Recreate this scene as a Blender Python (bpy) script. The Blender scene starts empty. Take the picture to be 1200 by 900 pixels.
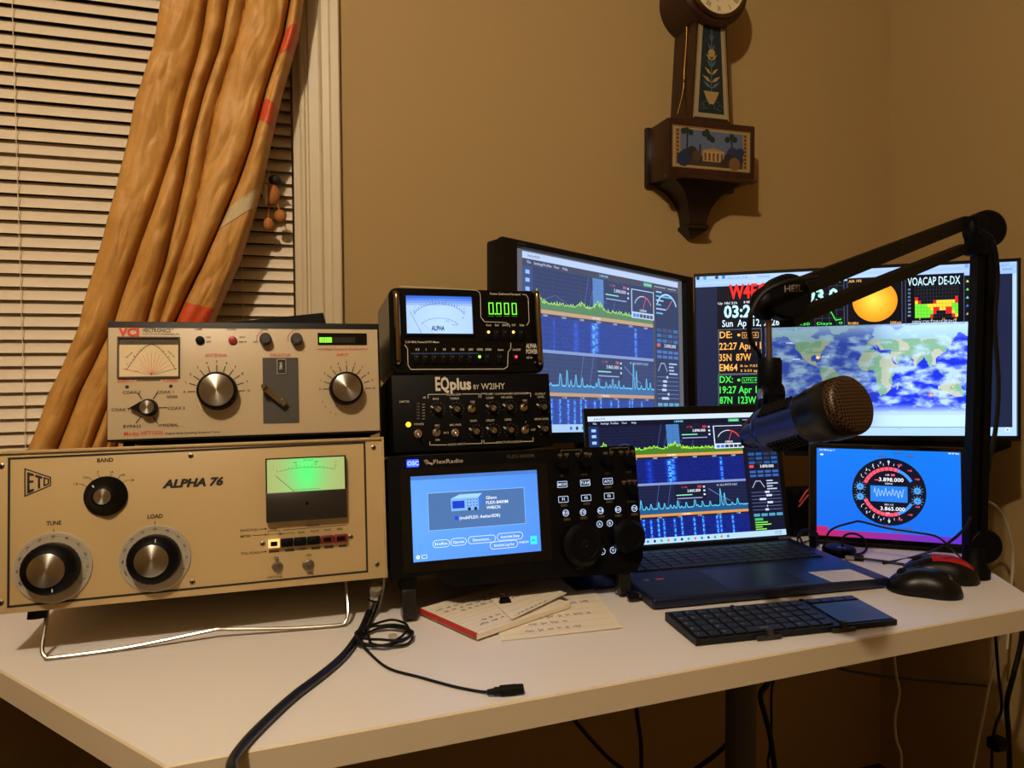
import bpy, bmesh, math, random
from mathutils import Vector, Matrix, noise
random.seed(7)
S = bpy.context.scene
COL = S.collection
# ------------------------------------------------------------------ camera, world, lamp, exposure
CZ = 1.093                      # eye height; the desk top lies at DZ
DZ = 0.74
YAW, PITCH, ROLL, FPX = math.radians(17.48), math.radians(2.17), math.radians(-0.26), 840.0
_f = Vector((math.sin(YAW)*math.cos(PITCH), math.cos(YAW)*math.cos(PITCH), -math.sin(PITCH)))
_r0 = Vector((math.cos(YAW), -math.sin(YAW), 0))
_u0 = _r0.cross(_f)
CR = math.cos(ROLL)*_r0 + math.sin(ROLL)*_u0
CU = math.cos(ROLL)*_u0 - math.sin(ROLL)*_r0
CF = _f
CP = Vector((0, 0, CZ))
cam = bpy.data.cameras.new('camera')
cam.sensor_width = 36.0
cam.lens = FPX/1200*36
cam.clip_start = 0.02
camo = bpy.data.objects.new('camera', cam)
camo.matrix_world = Matrix(((CR.x, CU.x, -CF.x, 0), (CR.y, CU.y, -CF.y, 0), (CR.z, CU.z, -CF.z, CZ), (0, 0, 0, 1)))
COL.objects.link(camo)
S.camera = camo
W = bpy.data.worlds.new('world'); S.world = W; W.use_nodes = True
W.node_tree.nodes['Background'].inputs[0].default_value = (0.02, 0.016, 0.012, 1)
W.node_tree.nodes['Background'].inputs[1].default_value = 0.3
LAMP = Vector((-0.42, -0.28, 2.33))
ll = bpy.data.lights.new('bulb', 'POINT')
ll.energy = 80; ll.shadow_soft_size = 0.028; ll.color = (1.0, 0.83, 0.62)
S.view_settings.view_transform = 'Standard'
S.view_settings.look = 'None'
S.view_settings.gamma = 1.0
S.view_settings.use_curve_mapping = False
S.view_settings.exposure = 0.0

# ------------------------------------------------------------------ helpers
def ray(x, y):
    return (x-600)/FPX*CR + (450-y)/FPX*CU + CF
def at(x, y, axis, val):
    """world point where the sight line through a photo pixel meets the plane axis=val"""
    d = ray(x, y)
    return CP + d*((val - CP[axis])/d[axis])
def desk(x, y, h=0.0):
    return at(x, y, 2, DZ+h)
def depth(x, y, d):
    return CP + ray(x, y)*d
def rad(a): return math.radians(a)

def lin(c):
    if isinstance(c, str):
        c = tuple(int(c[i:i+2], 16) for i in (0, 2, 4))
    o = []
    for v in c[:3]:
        v = v/255.0
        o.append(v/12.92 if v <= 0.04045 else ((v+0.055)/1.055)**2.4)
    return tuple(o)

MATS = {}
def mat(name, rgb=(128, 128, 128), rough=0.5, metal=0.0, emit=None, es=1.0, bump=0, bscale=200, var=0, vscale=30, coat=0, spec=None, kind=None):
    if name in MATS: return MATS[name]
    m = bpy.data.materials.new(name); m.use_nodes = True; MATS[name] = m
    nt = m.node_tree; b = nt.nodes['Principled BSDF']
    c = lin(rgb)
    b.inputs['Base Color'].default_value = (*c, 1)
    b.inputs['Roughness'].default_value = rough
    b.inputs['Metallic'].default_value = metal
    if coat: b.inputs['Coat Weight'].default_value = coat
    if spec is not None: b.inputs['Specular IOR Level'].default_value = spec
    if emit is not None:
        b.inputs['Emission Color'].default_value = (*lin(emit), 1); b.inputs['Emission Strength'].default_value = es
    tc = None
    if bump or var:
        tc = nt.nodes.new('ShaderNodeTexCoord')
    if var:
        n = nt.nodes.new('ShaderNodeTexNoise'); n.inputs['Scale'].default_value = vscale; n.inputs['Detail'].default_value = 5
        nt.links.new(tc.outputs['Object'], n.inputs['Vector'])
        mx = nt.nodes.new('ShaderNodeMix'); mx.data_type = 'RGBA'
        mx.inputs[6].default_value = (*[max(0, v*(1-var)) for v in c], 1)
        mx.inputs[7].default_value = (*[min(1, v*(1+var)) for v in c], 1)
        nt.links.new(n.outputs['Fac'], mx.inputs[0]); nt.links.new(mx.outputs[2], b.inputs['Base Color'])
    if bump:
        n2 = nt.nodes.new('ShaderNodeTexNoise'); n2.inputs['Scale'].default_value = bscale; n2.inputs['Detail'].default_value = 3
        nt.links.new(tc.outputs['Object'], n2.inputs['Vector'])
        bp = nt.nodes.new('ShaderNodeBump'); bp.inputs['Strength'].default_value = bump; bp.inputs['Distance'].default_value = 0.002
        nt.links.new(n2.outputs['Fac'], bp.inputs['Height']); nt.links.new(bp.outputs['Normal'], b.inputs['Normal'])
    return m

def attr_mat(name, emission=0.0, rough=0.5):
    """flat print (emission 0) or a lit display (emission > 0): colour read from the print's colour attribute"""
    m = bpy.data.materials.new(name); m.use_nodes = True
    nt = m.node_tree; b = nt.nodes['Principled BSDF']
    a = nt.nodes.new('ShaderNodeVertexColor'); a.layer_name = 'Col'
    b.inputs['Roughness'].default_value = rough
    if emission:
        b.inputs['Base Color'].default_value = (0.004, 0.004, 0.005, 1)
        b.inputs['Specular IOR Level'].default_value = 0.25
        nt.links.new(a.outputs['Color'], b.inputs['Emission Color']); b.inputs['Emission Strength'].default_value = emission
    else:
        nt.links.new(a.outputs['Color'], b.inputs['Base Color'])
    return m
INK = attr_mat('printed_ink', 0, 0.6)
SCR = attr_mat('lit_display', 1.3, 0.35)

def wood_mat(name, dark, light, rough=0.35, scale=(6, 6, 1.2), axis='Z'):
    m = bpy.data.materials.new(name); m.use_nodes = True; MATS[name] = m
    nt = m.node_tree; b = nt.nodes['Principled BSDF']
    tc = nt.nodes.new('ShaderNodeTexCoord'); mp = nt.nodes.new('ShaderNodeMapping'); mp.inputs['Scale'].default_value = scale
    n = nt.nodes.new('ShaderNodeTexNoise'); n.inputs['Scale'].default_value = 14; n.inputs['Detail'].default_value = 8; n.inputs['Distortion'].default_value = 0.8
    cr = nt.nodes.new('ShaderNodeValToRGB'); cr.color_ramp.elements[0].position = 0.3; cr.color_ramp.elements[1].position = 0.72
    cr.color_ramp.elements[0].color = (*lin(dark), 1); cr.color_ramp.elements[1].color = (*lin(light), 1)
    nt.links.new(tc.outputs['Object'], mp.inputs['Vector']); nt.links.new(mp.outputs['Vector'], n.inputs['Vector'])
    nt.links.new(n.outputs['Fac'], cr.inputs['Fac']); nt.links.new(cr.outputs['Color'], b.inputs['Base Color'])
    b.inputs['Roughness'].default_value = rough
    return m

class MB:
    """collects shapes, becomes ONE mesh object"""
    def __init__(s): s.v = []; s.f = []; s.m = []
    def add(s, vs, fs, mi=0):
        o = len(s.v); s.v += [tuple(v) for v in vs]
        s.f += [tuple(i+o for i in f) for f in fs]; s.m += [mi]*len(fs)
        return s
    def box(s, x0, x1, y0, y1, z0, z1, mi=0):
        return s.add([(x0,y0,z0),(x1,y0,z0),(x1,y1,z0),(x0,y1,z0),(x0,y0,z1),(x1,y0,z1),(x1,y1,z1),(x0,y1,z1)],
                     [(0,3,2,1),(4,5,6,7),(0,1,5,4),(1,2,6,5),(2,3,7,6),(3,0,4,7)], mi)
    def rbox(s, x0, x1, y0, y1, z0, z1, r=0.003, seg=2, mi=0):
        bm = bmesh.new(); bmesh.ops.create_cube(bm, size=1.0)
        for v in bm.verts:
            v.co = Vector(((x0+x1)/2+v.co.x*(x1-x0), (y0+y1)/2+v.co.y*(y1-y0), (z0+z1)/2+v.co.z*(z1-z0)))
        bmesh.ops.bevel(bm, geom=bm.edges[:], offset=r, segments=seg, profile=0.5, affect='EDGES')
        bm.verts.index_update()
        s.add([v.co[:] for v in bm.verts], [[v.index for v in f.verts] for f in bm.faces], mi); bm.free(); return s
    def rrect(s, x0, x1, z0, z1, y0, y1, r, n=5, mi=0):
        """rounded rectangle in xz extruded from y0 (front) to y1"""
        pts = rr_pts(x0, z0, x1, z1, r, n)
        return s.prism(pts, y0, y1, mi)
    def prism(s, pts, y0, y1, mi=0):
        n = len(pts)
        vs = [(x, y0, z) for x, z in pts] + [(x, y1, z) for x, z in pts]
        fs = [tuple(range(n)), tuple(range(2*n-1, n-1, -1))] + [(i, i+n, (i+1) % n+n, (i+1) % n) for i in range(n)]
        return s.add(vs, fs, mi)
    def prismz(s, pts, z0, z1, mi=0):
        n = len(pts)
        vs = [(x, y, z0) for x, y in pts] + [(x, y, z1) for x, y in pts]
        fs = [tuple(range(n-1, -1, -1)), tuple(range(n, 2*n))] + [(i, (i+1) % n, (i+1) % n+n, i+n) for i in range(n)]
        return s.add(vs, fs, mi)
    def lathe(s, prof, o=(0, 0, 0), axis=(0, -1, 0), n=32, mi=0, scal=(1, 1), ripple=None):
        a = Vector(axis).normalized(); o = Vector(o)
        u = a.orthogonal().normalized() if abs(a.y) < .99 else Vector((1, 0, 0)); w = a.cross(u)
        vs = []; fs = []
        for k, (r, d) in enumerate(prof):
            for i in range(n):
                t = 2*math.pi*i/n
                rr = r*(1+(ripple[1]*(i % 2) if ripple and k in ripple[0] else 0))
                vs.append(o + a*d + u*(rr*math.cos(t)*scal[0]) + w*(rr*math.sin(t)*scal[1]))
        for k in range(len(prof)-1):
            for i in range(n):
                j = (i+1) % n
                fs.append((k*n+i, k*n+j, (k+1)*n+j, (k+1)*n+i))
        fs.append(tuple(range(n-1, -1, -1))); fs.append(tuple(range((len(prof)-1)*n, len(prof)*n)))
        return s.add(vs, fs, mi)
    def cyl(s, p0, p1, r0, r1=None, n=16, mi=0):
        p0, p1 = Vector(p0), Vector(p1); d = p1-p0
        return s.lathe([(r0, 0), (r0 if r1 is None else r1, d.length)], p0, d, n, mi)
    def tube(s, pts, r, n=8, mi=0):
        pts = [Vector(p) for p in pts]; vs = []; fs = []; N = len(pts); prev = None
        for k, p in enumerate(pts):
            t = (pts[min(k+1, N-1)]-pts[max(k-1, 0)]).normalized()
            if prev is None: u = t.orthogonal().normalized()
            else: u = (prev - t*prev.dot(t)).normalized()
            prev = u; w = t.cross(u)
            rr = r[k] if isinstance(r, (list, tuple)) else r
            for i in range(n):
                a = 2*math.pi*i/n; vs.append(p + u*rr*math.cos(a) + w*rr*math.sin(a))
        for k in range(N-1):
            for i in range(n):
                j = (i+1) % n; fs.append((k*n+i, k*n+j, (k+1)*n+j, (k+1)*n+i))
        fs.append(tuple(range(n-1, -1, -1))); fs.append(tuple(range((N-1)*n, N*n)))
        return s.add(vs, fs, mi)
    def ball(s, c, rx, ry=None, rz=None, n=16, m=10, mi=0):
        ry = ry or rx; rz = rz or rx; vs = []; fs = []
        for k in range(1, m):
            p = math.pi*k/m
            for i in range(n):
                a = 2*math.pi*i/n
                vs.append((c[0]+rx*math.sin(p)*math.cos(a), c[1]+ry*math.sin(p)*math.sin(a), c[2]+rz*math.cos(p)))
        t = len(vs); vs += [(c[0], c[1], c[2]+rz), (c[0], c[1], c[2]-rz)]
        for k in range(m-2):
            for i in range(n):
                j = (i+1) % n; fs.append((k*n+i, (k+1)*n+i, (k+1)*n+j, k*n+j))
        for i in range(n):
            j = (i+1) % n; fs.append((t, i, j)); fs.append((t+1, (m-2)*n+j, (m-2)*n+i))
        return s.add(vs, fs, mi)
    def grid(s, P, mi=0):
        """P: rows of points"""
        R, C = len(P), len(P[0])
        return s.add([p for row in P for p in row], [(r*C+c, r*C+c+1, (r+1)*C+c+1, (r+1)*C+c) for r in range(R-1) for c in range(C-1)], mi)
    def mesh(s, name, mats, smooth=35):
        me = bpy.data.meshes.new(name); me.from_pydata(s.v, [], s.f)
        for m in (mats if isinstance(mats, (list, tuple)) else [mats]): me.materials.append(m)
        if any(s.m): me.polygons.foreach_set('material_index', s.m)
        bm = bmesh.new(); bm.from_mesh(me); bmesh.ops.recalc_face_normals(bm, faces=bm.faces[:]); bm.to_mesh(me); bm.free()
        if smooth:
            me.shade_smooth(); me.set_sharp_from_angle(angle=rad(smooth))
        me.update(); return me
    def build(s, name, mats, parent=None, smooth=35, loc=None):
        return link(name, s.mesh(name, mats, smooth), parent, loc)

def link(name, data, parent=None, loc=None):
    o = bpy.data.objects.new(name, data); COL.objects.link(o)
    if parent: o.parent = parent
    if loc: o.location = loc
    return o
def rr_pts(x0, z0, x1, z1, r, n=5):
    pts = []
    for cx, cz, a0 in ((x1-r, z0+r, -90), (x1-r, z1-r, 0), (x0+r, z1-r, 90), (x0+r, z0+r, 180)):
        for i in range(n+1):
            a = rad(a0+90*i/n); pts.append((cx+r*math.cos(a), cz+r*math.sin(a)))
    return pts
def tag(o, label, cat, group=None, kind=None):
    o['label'] = label; o['category'] = cat
    if group: o['group'] = group
    if kind: o['kind'] = kind
    return o
def struct(o, label=None, cat=None):
    o['kind'] = 'structure'
    if label: o['label'] = label
    if cat: o['category'] = cat
    return o
def spline(pts, k=8):
    pts = [Vector(p) for p in pts]; P = [pts[0]*2-pts[1]]+pts+[pts[-1]*2-pts[-2]]; out = []
    for i in range(1, len(P)-2):
        a, b, c, d = P[i-1:i+3]
        for j in range(k):
            t = j/k
            out.append(0.5*((2*b)+(c-a)*t+(2*a-5*b+4*c-d)*t*t+(3*b-a-3*c+d)*t**3))
    return out+[pts[-1]]

class Fr:
    """a panel's own frame: x right, z up, y into the device; root() gives the thing's Empty"""
    def __init__(s, o, yaw=0, tilt=0, roll=0):
        s.o = Vector(o)
        s.R = Matrix.Rotation(rad(yaw), 3, 'Z') @ Matrix.Rotation(rad(-tilt), 3, 'X') @ Matrix.Rotation(rad(roll), 3, 'Y')
        s.y = s.R.col[1].copy()
    def uv(s, px, py, off=0.0):
        d = ray(px, py); o = s.o - s.y*off
        t = (o-CP).dot(s.y)/d.dot(s.y)
        q = s.R.transposed() @ (CP + d*t - o)
        return q.x, q.z
    def scale(s, px, py):
        a = s.uv(px, py-2); b = s.uv(px, py+2)
        return abs(a[1]-b[1])/4
    def pt(s, x, y, z): return s.o + s.R @ Vector((x, y, z))
    def root(s, name, label, cat, group=None):
        e = bpy.data.objects.new(name, None); COL.objects.link(e)
        e.matrix_world = Matrix.Translation(s.o) @ s.R.to_4x4(); e.empty_display_size = 0.03
        return tag(e, label, cat, group)

_TX = {}
def glyphs(txt, bold=0.0, shear=0.0):
    key = (txt, bold, shear)
    if key not in _TX:
        cu = bpy.data.curves.new('t', 'FONT'); cu.body = txt; cu.size = 1; cu.resolution_u = 2; cu.offset = bold; cu.shear = shear
        ob = bpy.data.objects.new('t', cu); me = bpy.data.meshes.new_from_object(ob)
        _TX[key] = ([(v.co.x, v.co.y) for v in me.vertices], [tuple(p.vertices) for p in me.polygons])
        bpy.data.objects.remove(ob); bpy.data.curves.remove(cu); bpy.data.meshes.remove(me)
    return _TX[key]
_hv = glyphs('H')[0]; CAP = max(y for _, y in _hv)

class Print:
    """flat artwork on a panel or display: one mesh, thin layers, colour per piece"""
    def __init__(s, fr=None): s.v = []; s.f = []; s.c = []; s.fr = fr
    def _add(s, pts, faces, col, layer):
        o = len(s.v); s.v += [(x, -layer*1.2e-4, z) for x, z in pts]
        for f in faces: s.f.append(tuple(i+o for i in f)); s.c.append(col)
    def poly(s, pts, col, layer=0): s._add(pts, [tuple(range(len(pts)))], lin(col), layer)
    def rect(s, x0, z0, x1, z1, col, layer=0):
        x0, x1 = min(x0, x1), max(x0, x1); z0, z1 = min(z0, z1), max(z0, z1)
        s.poly([(x0, z0), (x1, z0), (x1, z1), (x0, z1)], col, layer)
    def frame(s, x0, z0, x1, z1, w, col, layer=1):
        s.line([(x0, z0), (x1, z0), (x1, z1), (x0, z1), (x0, z0)], w, col, layer)
    def line(s, pts, w, col, layer=1):
        for (a, b), (c, d) in zip(pts, pts[1:]):
            l = math.hypot(c-a, d-b)
            if l < 1e-9: continue
            ux, uz = (c-a)/l*w/2, (d-b)/l*w/2
            s.poly([(a-ux+uz, b-uz-ux), (c+ux+uz, d+uz-ux), (c+ux-uz, d+uz+ux), (a-ux-uz, b-uz+ux)], col, layer)
    def disc(s, x, z, r, col, layer=1, n=24, rz=None):
        rz = rz or r
        s.poly([(x+r*math.cos(2*math.pi*i/n), z+rz*math.sin(2*math.pi*i/n)) for i in range(n)], col, layer)
    def arc(s, x, z, r, a0, a1, w, col, layer=1, n=24, rz=None):
        rz = rz or r
        s.line([(x+r*math.cos(rad(a0+(a1-a0)*i/n)), z+rz*math.sin(rad(a0+(a1-a0)*i/n))) for i in range(n+1)], w, col, layer)
    def ticks(s, x, z, r0, r1, a0, a1, n, w, col, layer=1):
        for i in range(n):
            a = rad(a0+(a1-a0)*i/(n-1)); s.line([(x+r0*math.cos(a), z+r0*math.sin(a)), (x+r1*math.cos(a), z+r1*math.sin(a))], w, col, layer)
    def text(s, txt, x, z, h, col, w=None, layer=2, align='c', bold=0.008, shear=0.0, rot=0):
        if not txt.strip(): return
        vs, fs = glyphs(txt, bold, shear)
        if not vs: return
        x0 = min(v[0] for v in vs); x1 = max(v[0] for v in vs); k = h/CAP; kx = k if w is None else w/(x1-x0)
        ww = (x1-x0)*kx; ox = {'c': -ww/2, 'l': 0, 'r': -ww}[align]; ca, sa = math.cos(rot), math.sin(rot)
        P = []
        for a, b in vs:
            lx, lz = ox+(a-x0)*kx, b*k-h/2; P.append((x+lx*ca-lz*sa, z+lx*sa+lz*ca))
        s._add(P, fs, lin(col), layer)
    def cells(s, x0, z0, x1, z1, nx, nz, fn, layer=0):
        """fn(i,j) -> sRGB colour; j counts from the top"""
        o = len(s.v); dy = -layer*1.2e-4
        for j in range(nz+1):
            for i in range(nx+1): s.v.append((x0+(x1-x0)*i/nx, dy, z1+(z0-z1)*j/nz))
        for j in range(nz):
            for i in range(nx):
                a = o+j*(nx+1)+i; s.f.append((a+nx+1, a+nx+2, a+1, a)); s.c.append(lin(fn(i, j)))
    # --- the same, measured on the photograph and laid on the panel's real plane
    def ptext(s, txt, x0, y0, x1, y1, h, col, **k):
        a = s.fr.uv(x0, y0); b = s.fr.uv(x1, y1); sc = s.fr.scale((x0+x1)/2, (y0+y1)/2)
        s.text(txt, (a[0]+b[0])/2, (a[1]+b[1])/2, h*sc, col, w=b[0]-a[0], **k)
    def pctext(s, txt, x, y, h, col, **k):
        a = s.fr.uv(x, y); s.text(txt, a[0], a[1], h*s.fr.scale(x, y), col, **k)
    def pline(s, pts, w, col, layer=1):
        s.line([s.fr.uv(*p) for p in pts], w*s.fr.scale(*pts[0]), col, layer)
    def prect(s, x0, y0, x1, y1, col, layer=0):
        a = s.fr.uv(x0, y0); b = s.fr.uv(x1, y1); s.rect(a[0], a[1], b[0], b[1], col, layer)
    def ppoly(s, pts, col, layer=1): s.poly([s.fr.uv(*p) for p in pts], col, layer)
    def build(s, name, material, parent, y=0.0003, label=None):
        me = bpy.data.meshes.new(name); me.from_pydata(s.v, [], s.f); me.materials.append(material)
        a = me.color_attributes.new('Col', 'FLOAT_COLOR', 'CORNER')
        buf = []
        for f, c in zip(s.f, s.c): buf += [c[0], c[1], c[2], 1.0]*len(f)
        a.data.foreach_set('color', buf); me.update()
        o = link(name, me, parent, (0, -y, 0))
        if label: o['label'] = label
        return o

BLK = mat('black_plastic', (6, 6, 7), 0.5, spec=.12)
BLKM = mat('black_metal', (6, 6, 7), 0.45, 0.0, spec=.12)
RUB = mat('black_rubber', (8, 8, 8), 0.75, spec=.25)
CHROME = mat('chrome', (150, 146, 138), 0.2, 1.0)
BRUSH = mat('brushed_aluminium', (200, 195, 185), 0.32, 1.0)
STEEL = mat('screw_steel', (150, 142, 128), 0.35, 1.0)
GLASS = mat('dark_glass', (6, 7, 9), 0.08)
# ------------------------------------------------------------------ the room
def spun():
    m = mat('spun_aluminium', (172, 168, 158), 0.3, 1.0)
    nt = m.node_tree; b = nt.nodes['Principled BSDF']
    t = nt.nodes.new('ShaderNodeTangent'); t.direction_type = 'RADIAL'; t.axis = 'Y'
    nt.links.new(t.outputs['Tangent'], b.inputs['Tangent']); b.inputs['Anisotropic'].default_value = 0.8; b.inputs['Anisotropic Rotation'].default_value = 0.25
    return m
SPUN = spun()
WY = 1.50                       # back wall
WX = 1.50                       # right wall
WALLM = mat('tan_wall_paint', (169, 141, 90), 0.75, bump=0.25, bscale=260, var=0.04, vscale=3)
TRIMM = mat('cream_trim_paint', (206, 190, 158), 0.4)
H = 2.44
XL, YF = -2.3, -2.4
# window opening in the back wall
_c = at(350, 250, 1, WY); OX1 = _c.x + 0.004     # right side of the opening
OX0 = -1.15; OZ0 = 0.80; OZ1 = 2.15
w = MB()
w.box(XL, OX0, WY, WY+0.14, 0, H); w.box(OX1, WX, WY, WY+0.14, 0, H)
w.box(OX0, OX1, WY, WY+0.14, 0, OZ0); w.box(OX0, OX1, WY, WY+0.14, OZ1, H)
wb = struct(w.build('wall_back', WALLM, None, 0))
struct(MB().box(WX, WX+0.12, YF, WY+0.14, 0, H).build('wall_right', WALLM, None, 0))
struct(MB().box(XL-0.12, XL, YF, WY+0.14, 0, H).build('wall_left', WALLM, None, 0))
struct(MB().box(XL-0.12, WX+0.12, YF-0.12, YF, 0, H).build('wall_front', WALLM, None, 0))
struct(MB().box(XL-0.12, WX+0.12, YF-0.12, WY+0.14, -0.1, 0).build('floor', mat('brown_carpet', (40, 30, 22), 0.95, bump=0.8, bscale=500, var=0.15, vscale=200), None, 0))
struct(MB().box(XL-0.12, WX+0.12, YF-0.12, WY+0.14, H, H+0.1).build('ceiling', mat('ceiling_paint', (205, 190, 165), 0.9, bump=0.3, bscale=120), None, 0))

# window: casing of profiled strips, jambs, sash, panes
win = bpy.data.objects.new('window_1', None); COL.objects.link(win); win.location = (OX1, WY, OZ0); struct(win)
CW = at(400, 250, 1, WY-0.012).x - OX1
prof = [(0, 0), (0, -.008), (.004, -.011), (.010, -.011), (.013, -.007), (.017, -.007), (.020, -.012), (.040, -.013), (.044, -.016), (.048, -.013), (.062, -.014), (.066, -.019), (.082, -.02), (.085, -.017), (.085, 0)]
k = CW/0.085
def casing(p0, d, out, L, mitre=0):
    """profiled strip running from p0 along d, its profile growing along out"""
    p0, d, out = Vector(p0), Vector(d), Vector(out); m = MB(); n = len(prof)
    a = [p0 + out*(x*k) + Vector((0, y, 0)) - d*(x*k*mitre) for x, y in prof]
    b = [p0 + d*L + out*(x*k) + Vector((0, y, 0)) + d*(x*k) for x, y in prof]
    m.add(a+b, [(i, i+1, n+i+1, n+i) for i in range(n-1)]+[tuple(range(n)), tuple(range(2*n-1, n-1, -1))]); return m
o0 = Vector((OX1, WY, OZ0))
casing((0, 0, 0), (0, 0, 1), (1, 0, 0), OZ1-OZ0, 0).build('casing', TRIMM, win, 25)
casing((OX0-OX1, 0, 0), (0, 0, 1), (-1, 0, 0), OZ1-OZ0, 0).build('casing', TRIMM, win, 25)
casing((OX0-OX1, 0, OZ1-OZ0), (1, 0, 0), (0, 0, 1), OX1-OX0, 1).build('casing', TRIMM, win, 25)
MB().rbox(OX0-OX1-.1, CW+.02, -.05, .10, -.025, 0, .004).build('window_sill', TRIMM, win)
MB().rbox(OX0-OX1-.08, CW, -.016, 0, -.10, -.025, .003).build('apron', TRIMM, win)
for x0, x1 in ((OX0-OX1, OX0-OX1+.012), (-.012, 0)):
    MB().box(x0, x1, .001, .13, 0, OZ1-OZ0).build('jamb', TRIMM, win, 0)
MB().box(OX0-OX1, 0, .001, .13, OZ1-OZ0-.012, OZ1-OZ0).build('jamb', TRIMM, win, 0)
x0, x1 = OX0-OX1+.012, -.012; hh = OZ1-OZ0-.012
for z0, z1 in ((0, hh*.5), (hh*.5, hh)):
    m = MB(); m.box(x0, x0+.04, .085, .115, z0, z1); m.box(x1-.04, x1, .085, .115, z0, z1)
    m.box(x0+.04, x1-.04, .085, .115, z0, z0+.035); m.box(x0+.04, x1-.04, .085, .115, z1-.035, z1)
    sh = m.build('sash', TRIMM, win, 0)
    MB().box(x0+.04, x1-.04, .098, .102, z0+.035, z1-.035).build('pane', mat('night_glass', (5, 5, 8), 0.05), sh, 0)

# venetian blind inside the opening
bl = bpy.data.objects.new('window_blind', None); COL.objects.link(bl); bl.location = (OX1-.012, WY+.022, OZ1-.03)
tag(bl, 'cream venetian blind with narrow closed slats filling the window on the left', 'blind')
BW = x1-x0-.008
SLAT = mat('cream_blind_slat', (226, 210, 184), 0.4)
bx0, bx1 = -BW-.004, -.004
MB().rbox(bx0, bx1, -.018, .018, -.028, .0, .003).build('headrail', SLAT, bl)
sm = MB(); n = 7; half = .0136; th = rad(31); rows = []
for i in range(n+1):
    t = -1+2*i/n; d = t*half; bow = .0016*(1-t*t)
    y = d*math.sin(th) - bow*math.cos(th); z = d*math.cos(th) + bow*math.sin(th)
    rows.append((y, z))
P = [[(bx0, y, z), (bx1, y, z)] for y, z in rows]
sm.grid(P); sm.grid([[(a[0], a[1]+.0006, a[2]+.0003) for a in r] for r in P])
smesh = sm.mesh('slat', SLAT, 60)
pitch = .0240
nsl = int((OZ1-.03-.045-OZ0)/pitch)
for i in range(nsl):
    link('slat', smesh, bl, (0, 0, -.044-i*pitch))
zb = -.044-nsl*pitch
MB().rbox(bx0, bx1, -.012, .012, zb-.004, zb+.012, .003).build('bottom_rail', SLAT, bl)
CORD = mat('cream_cord', (225, 205, 170), 0.8)
cx = at(15, 100, 1, WY).x - (OX1-.012)
for x in (cx, -.10, bx0+.12):
    MB().tube([(x, -.0125, -.028), (x, -.0135, zb)], .0007, 6).build('ladder_cord', CORD, bl)

# gold curtain swept down across the window
L = [(186, -120), (192, -40), (190, 0), (180, 60), (160, 120), (150, 170), (135, 230), (122, 280), (105, 340), (96, 380), (75, 430), (60, 460), (46, 500), (35, 526), (20, 580), (8, 640)]
R = [(372, -120), (362, -40), (356, 0), (350, 42), (332, 105), (318, 165), (308, 215), (296, 260), (280, 310), (262, 350), (250, 380), (225, 430), (205, 470), (190, 505), (182, 530), (170, 580), (160, 640)]
CY = WY-.075
def interp(poly, y):
    for (xa, ya), (xb, yb) in zip(poly, poly[1:]):
        if ya <= y <= yb: return xa+(xb-xa)*(y-ya)/(yb-ya)
    return poly[-1][0]
CRS = (((.0, .0, .0), 1), ((.33, .33, .27), 1), ((.47, .455, .485), 1), ((.60, .57, .60), .25), ((.91, .86, .75), 1.1), ((1.0, 1.0, 1.0), 1))
def crease(c, v):
    a, b, d = c
    return a+(b-a)*(v-.158)/.226 if v < .384 else b+(d-b)*(v-.384)/.203 if v < .7 else b+(d-b)*1.55
def folds(u, v):
    """fold depth across the curtain: sharp creases between soft pillows; u 0..1 left to right, v down"""
    cs = [(crease(c, v)+(.006*math.sin(v*17+i*2) if 0 < i < 5 else 0), s) for i, (c, s) in enumerate(CRS)]
    g = 0
    for (c0, s0), (c1, s1) in zip(cs, cs[1:]):
        if c0 <= u <= c1:
            t = (u-c0)/max(1e-4, c1-c0)
            g = .046*(s0*math.exp(-(t*(c1-c0))/.011)+s1*math.exp(-((1-t)*(c1-c0))/.011)) - .012*math.sin(math.pi*t)
            break
    nz = noise.noise(Vector((u*4, v*5, 1.3)))*.006 + -.010*abs(noise.noise(Vector((u*6+v*7, v*11-u*2, 4.1)))) - .005*abs(noise.noise(Vector((u*11-v*8, v*19+u*4, 2.7)))) - .0015*abs(noise.noise(Vector((u*24+v*10, v*38, 6.7))))
    return g + nz
def curtain_pt(u, v, lift=0):
    y = -120+760*v; xl, xr = interp(L, y), interp(R, y)
    p = at(xl+(xr-xl)*u, y, 1, CY)
    p.y = CY - .03 + folds(u, v) - lift
    return p
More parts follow.
